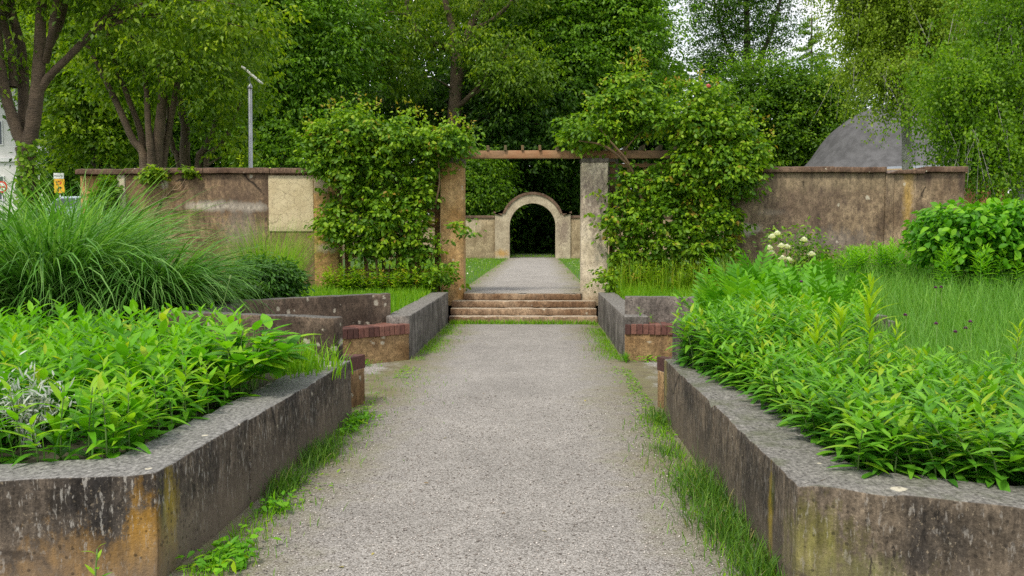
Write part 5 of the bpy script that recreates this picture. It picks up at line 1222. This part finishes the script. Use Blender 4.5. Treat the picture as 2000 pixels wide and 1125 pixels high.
a = Acc(); mass_plants(a, [(x, y, TER - .03) for x, y in rest if y > 6.6], (.42, .66), 18, (-.05, .9), .16, .043, .25); mass_plants(a, [(x, y, TER - .03) for x, y in rest if y <= 6.6], (.24, .46), 14, (-.05, .9), .155, .041, .3)
tag(obj('ground_cover', a.mesh('ground_cover', True), M['bed_blue']), 'dense narrow leaved ground cover filling the right bed behind its front row', 'ground cover', kind='stuff')
# lilies
for (px, py, Yp, h, lab) in ((1702, 540, 5.6, .86, 'tallest lily stem rising above the right bed with a yellow green top'), (1638, 600, 5.8, .72, 'middle lily stem left of the tallest one in the right bed'), (1592, 618, 6.0, .66, 'lower lily stem at the left of the three in the right bed')):
    top = P(px, py + 12, Yp); leafy_plant('lily', 'lily', (top.x, Yp, top.z - h), h, 64, lab, 'lily', 'lilies in the right bed', (-.1, 1.25), .03, 1.0)
for (px, py, Yp, h) in ((1745, 640, 6.2, .45), (1985, 640, 6.0, .4), (1480, 600, 7.6, .45)):
    top = P(px, py, Yp); leafy_plant('lily', 'lily', (top.x, Yp, top.z - h), h, 30, 'small lily shoot half sunk among the ground cover of the right bed', 'lily', 'small lily shoots', (-.1, 1.2), .05, .8)

# feathery plants: fronds of paired leaflets
def frond_mesh(h, n, Lf, Wf, tint):
    a = Acc(); pts = [(0, 0, 0), (0, h * .08, h * .5), (0, h * .28, h)]; pth = bez(pts, 6); tube(a, pth, lerp_r([.005, .002], len(pth)), 4, tint)
    A = np.array([tuple(p) for p in pth]); PP, DD, SS = [], [], []
    for i in range(n):
        t = .28 + .72 * i / (n - 1); k = t * (len(A) - 1); j = min(int(k), len(A) - 2); p = A[j] + (A[j + 1] - A[j]) * (k - j)
        tan = norm(A[j + 1] - A[j])
        for s_ in ((-1, 1) if i < n - 1 else (0,)):
            PP.append(p); DD.append(np.array([s_ * .95, 0, 0]) + tan * .75); SS.append((.55 + .9 * math.sin(PI * min(1, (t - .1) / 1.0))) * .75)
    m_ = len(PP); SS = np.array(SS)
    place(a, T_LEAF, np.array(PP), np.array(DD), np.tile([0, -1, .5], (m_, 1)), SS * Lf, SS * Wf, .15, np.clip(rng.normal(tint, .1, m_), 0, 1))
    return a.mesh('frond', True)
FR = [frond_mesh(h, 11, .13, .042, t) for h in (.42, .55) for t in (.3, .5, .7)]
for f in FR: f.materials.append(M['bed'] if FR.index(f) % 3 else M['hedge'])
fern_spots = [(1420, 545, 9.3), (1450, 520, 9.8), (1480, 540, 9.4), (1440, 580, 8.6), (1500, 580, 8.4), (1530, 550, 9.0), (1560, 570, 8.6), (1520, 610, 7.9), (1590, 560, 8.8), (1620, 560, 9.2), (1470, 610, 8.0), (1400, 590, 8.7), (1580, 610, 7.9), (1460, 560, 9.0), (1500, 520, 10.0), (1610, 600, 8.2), (1540, 590, 8.2), (1425, 612, 8.1), (1650, 580, 8.6), (1555, 540, 9.6), (1600, 535, 10.0), (1660, 560, 9.4), (1395, 560, 9.5), (1410, 575, 9.0), (1465, 585, 8.5), (1515, 565, 8.9), (1545, 575, 8.5), (1575, 550, 9.2), (1600, 580, 8.4), (1635, 600, 8.1), (1490, 560, 9.0), (1440, 550, 9.6), (1530, 530, 9.9), (1480, 520, 10.2)]
for (px, py, Yp) in fern_spots:
    tp_ = P(px, py, Yp); b = Vector((tp_.x, Yp, max(TER - .03, tp_.z - .62)))
    r = empty('feathery_plant', b, 'upright plant with paired feathery leaflets between the right bench recess and the meadow', 'plant', 'feathery plants in the right bed')
    for k in range(8):
        o = obj('frond', random.choice(FR), None, r, world=False); o.rotation_euler = (random.uniform(-.35, .1), random.uniform(-.1, .1), k * .8 + random.uniform(-.3, .3))
        s_ = (tp_.z - b.z) / .5 * random.uniform(.85, 1.2); o.scale = (s_, s_, s_); o.location = (random.gauss(0, .06), random.gauss(0, .06), 0)

# goldenrod like stems in front of the right wall, shared meshes
def rod_mesh(h):
    a = Acc(); tube(a, [(0, 0, 0), (0, .01, h * .5), (.01, .02, h)], [.005, .004, .002], 5, .3); mass_plants(a, [(0, 0, 0)], (h, h), 46, (-.1, 1.0), .17, .030, .04); return a.mesh('tall_stem', True)
RODS = [rod_mesh(h) for h in (.75, .85, .95)]
for m_ in RODS: m_.materials.append(M['hedge'])
for i in range(130):
    px = random.uniform(1605, 1850) if i < 105 else random.uniform(1840, 2000); Yp = random.uniform(14.2, 16.6) if i < 105 else random.uniform(12.5, 14)
    tp_ = P(px, np.interp(px, [1600, 1700, 1800, 1850, 2000], [500, 478, 462, 468, 492]) + random.uniform(-10, 16), Yp)
    o = obj('leafy_stem_plant', random.choice(RODS)); h = o.data.vertices and max(v.co.z for v in o.data.vertices)
    zb_ = float(mz(0, Yp)); s_ = max(.5, (tp_.z - zb_) / h); o.location = (tp_.x, Yp, zb_); o.scale = (1.15, 1.15, s_); o.rotation_euler = (random.gauss(0, .05), random.gauss(0, .05), random.uniform(0, 6))
    if i < 105: tag(o, 'upright leafy stem in the thicket at the foot of the right wall', 'plant', 'leafy stems below the right wall')
    else: tag(o, 'upright leafy stem standing in front of the broad leaved hedge', 'plant', 'leafy stems before the hedge')
for (px, py, Yp) in ((1450, 600, 7.4), (1500, 640, 7.0), (1530, 600, 7.6), (1560, 625, 7.2), (1420, 640, 7.3), (1470, 660, 6.8), (1660, 590, 7.0), (1680, 620, 6.4), (1760, 690, 5.6), (1850, 700, 5.4), (1930, 690, 5.3), (1570, 660, 6.5)):
    tp_ = P(px, py - 14, Yp); o = obj('leafy_stem_plant', random.choice(RODS)); h = max(v.co.z for v in o.data.vertices); s_ = (tp_.z - TER) / h
    o.location = (tp_.x, Yp, TER - .02); o.scale = (.95, .95, s_); o.rotation_euler = (random.gauss(0, .07), random.gauss(0, .07), random.uniform(0, 6))
    tag(o, 'taller leafy stem standing out above the ground cover of the right bed', 'plant', 'taller stems in the right bed')
# hedge bush
hd = empty('hedge_bush', GB(1910, 13.8), 'broad leaved bright green bush at the right end of the wall', 'bush')
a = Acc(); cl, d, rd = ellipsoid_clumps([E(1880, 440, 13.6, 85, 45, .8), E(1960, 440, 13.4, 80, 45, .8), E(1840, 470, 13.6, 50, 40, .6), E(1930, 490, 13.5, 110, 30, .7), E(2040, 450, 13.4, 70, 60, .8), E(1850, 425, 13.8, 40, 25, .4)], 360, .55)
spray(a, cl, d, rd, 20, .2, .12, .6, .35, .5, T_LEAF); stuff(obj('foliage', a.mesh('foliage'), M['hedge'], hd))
leaf_variants('hedge', .125, .08, 'hedge', (.1, .3, .5), (.25, .5, .7, .9))
hl, hdv, hr_ = ellipsoid_clumps([E(1880, 440, 13.5, 88, 46, .85), E(1960, 440, 13.3, 82, 46, .85), E(1840, 470, 13.5, 52, 40, .65), E(1930, 490, 13.4, 110, 30, .75)], 900, .98)
kept = 0
for p_, d_ in zip(hl, hdv):
    if d_[1] > .25 or d_[2] < -.5 or kept >= 260: continue
    kept += 1
    leaf_obj('hedge', hd, Vector(p_) - hd.location, Vector(d_) * .5 + Vector((random.gauss(0, .6), random.gauss(0, .6), random.gauss(-.2, .4))), Vector(d_) * .8 + Vector((random.gauss(0, .3), -.2, .9)), random.uniform(.8, 1.25))
a = Acc()
for k in range(9):
    p1 = P(1840 + k * 22, 450, 13.6); tube(a, bez([GB(1900 + random.uniform(-20, 20), 13.7, TER + .1), p1.lerp(GB(1900, 13.7), .4), p1], 4), lerp_r([.02, .01], 9), 5)
obj('stems', a.mesh('stems', True), M['cane'], hd)
# white flowering bush
wb = empty('white_rose_bush', GB(1535, 14.6), 'white flowering rose bush in front of the right wall', 'rose bush')
a = Acc(); cl, d, rd = ellipsoid_clumps([E(1520, 490, 14.5, 40, 30, .4), E(1560, 470, 14.6, 45, 28, .4), E(1590, 495, 14.6, 40, 28, .4), E(1512, 460, 14.5, 16, 20, .2), E(1575, 445, 14.6, 12, 16, .2), E(1545, 525, 14.5, 80, 22, .5)], 75, .3)
spray(a, cl, d, rd, 18, .2, .07, .55, .3, .7, T_LEAF); obj('foliage', a.mesh('foliage'), M['rose'], wb)
a = Acc()
for (px, py) in ((1510, 440), (1575, 440), (1600, 470), (1530, 470), (1560, 450)): tube(a, bez([GB(1545, 14.6), P((px + 1545) / 2, 500, 14.5), P(px, py, 14.5)], 4), lerp_r([.012, .004], 9), 5)
obj('stems', a.mesh('stems', True), M['stem'], wb)
for (px, py) in ((1508, 466), (1518, 460), (1526, 484), (1537, 486), (1502, 488), (1506, 497), (1528, 508), (1540, 511), (1585, 500), (1570, 472)):
    obj('flower', flower_mesh(P(px, py, 14.1), .115), M['white_petal'], wb)
# purple knapweed heads
for i, (px, py, Yp) in enumerate(((1827, 563, 9.0), (1838, 562, 9.4), (1768, 617, 7.6), (1828, 634, 7.2), (1895, 630, 7.4), (1886, 643, 7.2), (1866, 650, 7.0), (1565, 552, 8.2))):
    c_ = P(px, py, Yp); r = empty('purple_flower', (c_.x, Yp, c_.z - .5), 'small dark purple flower on a thin stem in the right meadow', 'flower', 'purple flowers in the meadow')
    a = Acc(); tube(a, [(c_.x, Yp, c_.z - .5), (c_.x + .01, Yp, c_.z)], [.003, .002], 4); obj('stem', a.mesh('stem'), M['stem'], r); obj('flower_head', flower_mesh(c_, .034), M['purple_petal'], r)

# left bed -------------------------------------------------------------------
def in_left(x, y): return (x + 2.62) ** 2 + (y - 4.62) ** 2 > .09 and (x + 2.42) ** 2 + (y - 4.5) ** 2 > .03 and y > 4.0 + .25 * (x + 1.8) + .36 and x < -2.13 and not (y > 7.3 - (x + 1.7) * .30) and y < 8.3
fl = lambda x, y: in_left(x, y) and (x > -2.45 or y < 4.0 + .25 * (x + 1.8) + .75)
spots = pois(60, fl, -3.4, -2.12, 3.9, 6.4, .12)
for i, (x, y) in enumerate(spots):
    if i % 3 == 0: leafy_plant('leafy_plant', 'broad', (x, y, TER - .03), random.uniform(.16, .28), 9, 'low broad leaved plant at the front of the left bed', 'plant', 'broad leaved plants in the left bed', (.0, 1.0), .25, random.uniform(.55, .85))
    else: leafy_plant('leafy_plant', 'aster', (x, y, TER - .03), random.uniform(.26, .42), 18, 'upright stem with narrow leaves at the front of the left bed', 'plant', 'narrow leaved stems in the left bed', (-.1, .9), .12)
restl = pois(560, lambda x, y: in_left(x, y) and not fl(x, y), -5.6, -2.2, 3.6, 8.4, .095)
a = Acc(); mass_plants(a, [(x, y, TER - .03) for i, (x, y) in enumerate(restl) if i % 3], (.32, .58), 18, (-.1, .95), .16, .042, .15)
mass_plants(a, [(x, y, TER - .03) for i, (x, y) in enumerate(restl) if i % 3 == 0], (.28, .54), 12, (0, 1.0), .23, .09, .25)
tag(obj('ground_cover', a.mesh('ground_cover', True), M['bed']), 'dense mixed leafy growth filling the left bed behind its front plants', 'ground cover', kind='stuff')
# the big leaved clump hanging over the wall
bc = P(470, 760, 6.3)
r = empty('broad_leaf_clump', (-2.22, 6.35, TER - .03), 'lush clump of large oval leaves hanging over the left planter wall', 'plant')
for k in range(21):
    az_ = k * 2.4; sp_ = .12 + .33 * math.sqrt(k / 21); tip = Vector((math.cos(az_) * sp_ * 1.1, math.sin(az_) * sp_ * 1.25, .56 - .6 * sp_ + random.uniform(-.06, .08)))
    a = Acc(); base_ = Vector((math.cos(az_) * .1, math.sin(az_) * .1, 0)); pth = bez([base_, base_.lerp(tip, .5) + Vector((0, 0, .10)), tip], 5); tube(a, pth, lerp_r([.007, .004], len(pth)), 5); obj('stem', a.mesh('stem', True), M['stem'], r, world=False)
    out = Vector((math.cos(az_), math.sin(az_), 0))
    for j in range(10):
        t = .3 + .7 * j / 9; p = pth[min(len(pth) - 1, int(t * (len(pth) - 1)))]
        aa_ = az_ + (1 if j % 2 else -1) * random.uniform(.3, 1.25); d = Vector((math.cos(aa_), math.sin(aa_), random.uniform(-.05, .5) + (.35 if j > 7 else 0)))
        leaf_obj('broad', r, p, d, (0, 0, 1), random.uniform(.75, 1.2) * (.8 if j > 7 else 1), min(.99, max(0, random.gauss(.5, .28))))
# front rosettes
for (px, py, h, lab) in ((165, 895, .30, 'tall pale leafed plant beside the silver plant at the left wall edge'), (265, 880, .26, 'yellow green leafed plant right of the pale one on the left wall edge'), (215, 900, .2, 'short leafy rosette between the two pale plants on the left wall edge'), (110, 900, .2, 'low dark rosette below the silver plant on the left wall edge')):
    b = PZ(px, py, TER); leafy_plant('leafy_plant', 'broad', (b.x, b.y + .04, TER - .02), h, 15, lab, 'plant', None, (.25, 1.15), .1, .72)
# silver plant
r = empty('silver_plant', PZ(50, 870, TER), 'silvery white finely cut plant at the left edge of the bed', 'plant')
b = PZ(50, 870, TER); a = Acc(); m_ = 420
cl = rng.normal(0, 1, (m_, 3)) * np.array([.10, .08, .08]) + np.array([b.x, b.y + .05, TER + .22])
place(a, T_LEAF, cl, rng.normal(0, .6, (m_, 3)) + np.array([0, 0, .5]), rng.normal(0, .5, (m_, 3)) + np.array([0, -.4, .7]), rng.uniform(.035, .075, m_), .012, .2, rng.random(m_))
obj('foliage', a.mesh('foliage'), M['silver'], r)
a = Acc()
for k in range(14): tube(a, [(b.x + random.gauss(0, .03), b.y + .05, TER - .02), (b.x + random.gauss(0, .09), b.y + .05 + random.gauss(0, .05), TER + .25)], [.004, .003], 4)
obj('stems', a.mesh('stems'), M['silver'], r)
# grassy tuft by the near left bench back
a = Acc(); b = P(590, 690, 7.2); n = 320
blades(a, np.stack([rng.normal(b.x, .14, n), rng.normal(7.2, .15, n), np.full(n, TER - .03)], 1), rng.uniform(0, 2 * PI, n), rng.uniform(.18, .42, n), rng.uniform(.008, .016, n), np.abs(rng.normal(.1, .2, n)), rng.uniform(.4, 1.6, n), 4, rng.uniform(.3, .9, n))
tag(obj('grass_tuft', a.mesh('grass_tuft'), M['lawn']), 'tuft of strappy grass against the back of the near left bench', 'grass tuft')
# long seed stalk
a = Acc(); q = [P(430, 620, 7.6), P(440, 580, 7.6), P(449, 545, 7.6)]; tube(a, bez([GB(426, 7.6), q[0], q[1], q[2]], 5), .005, 5); tube(a, [q[2], q[2] + Vector((.01, 0, .035))], [.012, .008], 6)
tag(obj('seed_stalk', a.mesh('seed_stalk'), M['stem']), 'single bare flower stalk standing above the left bed', 'stalk')

a = Acc(); sp_ = [(random.uniform(-4.2, -2.0), random.uniform(16.6, 17.4), TER - .04) for _ in range(230)]; mass_plants(a, sp_, (.32, .66), 15, (-.1, .8), .13, .06, .2)
tag(obj('ground_cover', a.mesh('ground_cover', True), M['rose']), 'darker nettle like growth along the foot of the left trellis', 'ground cover', kind='stuff')
a = Acc(); sp_ = [(random.uniform(1.5, 4.2), random.uniform(16.4, 17.4), TER - .02) for _ in range(240)]; mass_plants(a, sp_, (.25, .75), 16, (-.1, .9), .12, .04, .2)
n = 900; blades(a, np.stack([rng.uniform(1.5, 4.3, n), rng.uniform(16.2, 17.4, n), np.full(n, TER - .02)], 1), rng.uniform(0, 2 * PI, n), rng.uniform(.4, 1.0, n), rng.uniform(.008, .014, n), np.abs(rng.normal(.1, .15, n)), rng.uniform(.2, 1.0, n), 4, rng.uniform(.4, .95, n))
tag(obj('ground_cover', a.mesh('ground_cover', True), M['rose']), 'tall weeds and grass along the foot of the right trellis', 'ground cover', kind='stuff')
a = Acc(); n = 5200; x = rng.uniform(1.7, 5.2, n); y = rng.uniform(3.6, 8.2, n)
k_ = np.array([in_right(p, q) and noise.noise(Vector((p * 1.3, q * 1.3, 40))) > .08 for p, q in zip(x, y)]); x, y = x[k_], y[k_]; n = len(x)
blades(a, np.stack([x, y, np.full(n, TER - .03)], 1), rng.uniform(0, 2 * PI, n), rng.uniform(.25, .55, n), rng.uniform(.004, .009, n), np.abs(rng.normal(.1, .2, n)), rng.uniform(.2, 1.3, n), 4, rng.uniform(.1, .8, n))
n = 3200; x = rng.uniform(-5.2, -2.2, n); y = rng.uniform(4.0, 8.0, n)
k_ = np.array([in_left(p, q) and noise.noise(Vector((p * 1.3, q * 1.3, 44))) > .05 for p, q in zip(x, y)]); x, y = x[k_], y[k_]; n = len(x)
blades(a, np.stack([x, y, np.full(n, TER - .03)], 1), rng.uniform(0, 2 * PI, n), rng.uniform(.25, .6, n), rng.uniform(.005, .011, n), np.abs(rng.normal(.1, .2, n)), rng.uniform(.2, 1.3, n), 4, rng.uniform(.1, .8, n))
tag(obj('grass', a.mesh('grass', True), M['meadow']), 'fine grass growing up through the leafy beds on both sides', 'grass', kind='stuff')
# ------------------------------------------------------------------ weeds at the wall feet and on the gravel
def weed_tuft(label, c, n, spread, Lr, mat='verge', leafy=0, group='grass tufts along the path edges', wd=(.003, .007), tc=.5):
    a = Acc(); c = Vector(c); x = rng.normal(c.x, spread[0], n); y = rng.normal(c.y, spread[1], n); x = np.clip(x, XL + .03, XR - .0) if abs(c.x) < 1.9 else x
    blades(a, np.stack([x, y, np.zeros(n)], 1), rng.uniform(0, 2 * PI, n), rng.uniform(*Lr, n), rng.uniform(*wd, n), np.abs(rng.normal(.25, .35, n)), rng.uniform(.4, 2.2, n), 4, np.clip(rng.normal(tc, .26, n), 0, 1))
    if leafy: place(a, T_LEAF, np.stack([rng.normal(c.x, spread[0], leafy), rng.normal(c.y, spread[1], leafy), rng.uniform(.01, .08, leafy)], 1), rng.normal(0, 1, (leafy, 3)) * np.array([1, 1, .3]), rng.normal(0, .3, (leafy, 3)) + np.array([0, 0, 1]), rng.uniform(.03, .075, leafy), rng.uniform(.02, .04, leafy), .2, rng.uniform(.3, 1, leafy))
    o = obj('grass_tuft', a.mesh('grass_tuft', True), M[mat]); tag(o, label, 'weeds' if leafy else 'grass tuft', None if leafy else group, 'stuff' if leafy else None); return o
weed_tuft('largest grass tuft at the foot of the right planter wall', (1.06, 5.5, 0), 700, (.10, .26), (.08, .27))
weed_tuft('grass tuft nearest to us at the foot of the right planter wall', (1.07, 4.25, 0), 520, (.07, .22), (.07, .22))
weed_tuft('middle grass tuft below the yellow moss streak of the right wall', (1.04, 4.85, 0), 520, (.09, .18), (.07, .23))
weed_tuft('small grass tuft by the end of the right planter wall', (1.08, 7.7, 0), 220, (.05, .16), (.08, .2))
weed_tuft('flat sparse grass patch on the gravel near the right wall', (.98, 6.6, 0), 160, (.08, .12), (.05, .12))
weed_tuft('thick dark grass tuft halfway along the left planter wall', (-1.62, 6.35, 0), 520, (.06, .22), (.08, .22))
weed_tuft('dark grass tuft left of the crack in the left planter wall', (-1.64, 5.55, 0), 420, (.05, .16), (.08, .22))
weed_tuft('leafy weeds at the far end of the left planter wall', (-1.6, 7.55, 0), 120, (.06, .25), (.05, .12), 'bed', 150)
weed_tuft('leafy weed below the joint of the left planter wall', (-1.58, 5.12, 0), 60, (.06, .08), (.05, .12), 'bed', 50)
weed_tuft('leafy weeds at the front corner of the left planter wall', (-1.58, 4.3, 0), 160, (.07, .14), (.04, .10), 'bed', 160)
weed_tuft('weeds at the foot of the far left bench', (-2.3, 11.05, 0), 150, (.12, .06), (.04, .12), 'bed', 50)
weed_tuft('weeds at the foot of the far right bench', (1.5, 11.5, 0), 220, (.15, .05), (.06, .18), 'bed', 60)
n = 9000; a = Acc()
side = rng.random(n) < .52; y = rng.uniform(3.2, 16.5, n); e = np.abs(rng.normal(0, .16, n)) + .01
x = np.where(side, XL + .04 + e + (y > 11.6) * .02, XR - .02 - e)
keep = np.array([noise.noise(Vector((a_ * .8, b_ * 1.3, 7))) + .28 > .25 * random.random() for a_, b_ in zip(x, y)]) & ~((y > 8.0) & (y < 11.5))
x, y = x[keep], y[keep]; n = len(x)
blades(a, np.stack([x, y, np.zeros(n)], 1), rng.uniform(0, 2 * PI, n), rng.uniform(.02, .09, n), rng.uniform(.004, .010, n), np.abs(rng.normal(.4, .3, n)), rng.uniform(.2, 1.2, n), 2, np.clip(rng.normal(.55, .22, n), 0, 1))
n2_ = 4200; xx = np.where(rng.random(n2_) < .5, XL + .05 + np.abs(rng.normal(0, .15, n2_)), XR - .03 - np.abs(rng.normal(0, .12, n2_))); yy = rng.uniform(3.6, 16.5, n2_)
kk = np.array([noise.noise(Vector((a_ * 1.2, b_ * 1.0, 17))) > .02 for a_, b_ in zip(xx, yy)]); xx, yy = xx[kk], yy[kk]; n2_ = len(xx)
place(a, T_LEAF, np.stack([xx, yy, rng.uniform(.004, .03, n2_)], 1), rng.normal(0, 1, (n2_, 3)) * np.array([1, 1, .2]), rng.normal(0, .2, (n2_, 3)) + np.array([0, 0, 1]), rng.uniform(.015, .045, n2_), rng.uniform(.01, .022, n2_), .1, rng.uniform(.2, 1, n2_))
# strip at the foot of the steps and sparse sprigs in the recess mouths
n = 1500; blades(a, np.stack([rng.uniform(-1.65, 1.1, n), 16.5 - np.abs(rng.normal(0, .06, n)), np.zeros(n)], 1), rng.uniform(0, 2 * PI, n), rng.uniform(.04, .12, n), rng.uniform(.008, .014, n), np.abs(rng.normal(.2, .3, n)), rng.uniform(.2, 1.2, n), 2, rng.uniform(.3, .9, n))
n = 500; blades(a, np.stack([rng.normal(-1.7, .35, n), rng.normal(9.3, .9, n), np.zeros(n)], 1), rng.uniform(0, 2 * PI, n), rng.uniform(.015, .05, n), rng.uniform(.005, .010, n), np.abs(rng.normal(.4, .3, n)), rng.uniform(.2, 1, n), 2, rng.uniform(.3, .9, n))
tag(obj('weeds', a.mesh('weeds', True), M['lawn']), 'low weeds and short grass creeping in along the edges of the gravel path', 'weeds', kind='stuff')
# loose gravel
n = 9000; ga = Acc(); x = rng.uniform(-1.66, 1.1, n); y = 3.0 + 6 * rng.random(n) ** 1.5
oc = np.array([(1, 0, 0), (-1, 0, 0), (0, 1, 0), (0, -1, 0), (0, 0, 1), (0, 0, -.4)], float); of = np.array([(0, 2, 4), (2, 1, 4), (1, 3, 4), (3, 0, 4), (2, 0, 5), (1, 2, 5), (3, 1, 5), (0, 3, 5)])
sz = rng.uniform(.003, .008, n); v = oc[None] * sz[:, None, None] * rng.uniform(.7, 1.4, (n, 1, 3)) * np.array([1, 1, .7]); th = rng.uniform(0, 6.28, n)
vx = v[..., 0] * np.cos(th)[:, None] - v[..., 1] * np.sin(th)[:, None]; vy = v[..., 0] * np.sin(th)[:, None] + v[..., 1] * np.cos(th)[:, None]
v = np.stack([vx + x[:, None], vy + y[:, None], v[..., 2] + .002], -1)
ga.add(v.reshape(-1, 3), [(of[None] + (np.arange(n) * 6)[:, None, None]).reshape(-1, 3)], np.repeat(rng.random(n), 6))
pm, t, b, o = newmat('pebbles'); at_ = N(t, 'ShaderNodeAttribute', attribute_name='tint'); t.links.new(ramp(t, at_.outputs['Fac'], [(0, (.10, .085, .075)), (.5, (.33, .29, .26)), (1, (.58, .54, .5))]), b.inputs['Base Color']); b.inputs['Roughness'].default_value = .9
tag(obj('gravel', ga.mesh('gravel'), pm), 'loose grey pink gravel lying on the path', 'gravel', kind='stuff')
# fallen leaves and the sprig growing before the left wall
a = Acc(); s0 = PZ(185, 1115, 0.0); b0 = Vector((-2.05, 3.78, 0))
leafy_plant('seedling', 'aster', (P(183, 1120, 3.62).x, 3.62, 0), .30, 10, 'lone green sprig growing in front of the stained left planter wall', 'plant', None, (.1, 1.0), .1, .5)
for (px, py, lab) in ((1228, 632, 'tall weed sprouting on the brick seat of the far right bench'), ):
    b = P(1250, 630, 11.75); leafy_plant('seedling', 'aster', (b.x, 11.75, .49), .2, 9, lab, 'plant', None, (.1, 1.0), .1, .5)
b = P(1272, 630, 11.75); leafy_plant('seedling', 'aster', (b.x, 11.75, .49), .1, 7, 'short weed sprouting on the brick seat of the far right bench', 'plant', None, (.1, 1.0), .1, .45)

a = Acc(); n = 46; x = rng.uniform(-1.6, 1.05, n); y = 3.6 + 12 * rng.random(n)
place(a, T_LEAF, np.stack([x, y, np.full(n, .006)], 1), rng.normal(0, 1, (n, 3)) * np.array([1, 1, .1]), rng.normal(0, .15, (n, 3)) + np.array([0, 0, 1]), rng.uniform(.02, .045, n), rng.uniform(.012, .022, n), .15, rng.random(n))
m, t, b, o = newmat('fallen_leaf'); at_ = N(t, 'ShaderNodeAttribute', attribute_name='tint'); t.links.new(ramp(t, at_.outputs['Fac'], [(0, (.05, .035, .02)), (.5, (.16, .10, .04)), (.8, (.20, .17, .05)), (1, (.40, .33, .05))]), b.inputs['Base Color'])
tag(obj('fallen_leaves', a.mesh('fallen_leaves'), m), 'small dry leaves scattered over the gravel path', 'leaves', kind='stuff')
print('TRIS', sum(sum(len(p.vertices) - 2 for p in m.polygons) if len(m.polygons) < 3000 else len(m.loops) - 2 * len(m.polygons) for m in bpy.data.meshes if m.users))
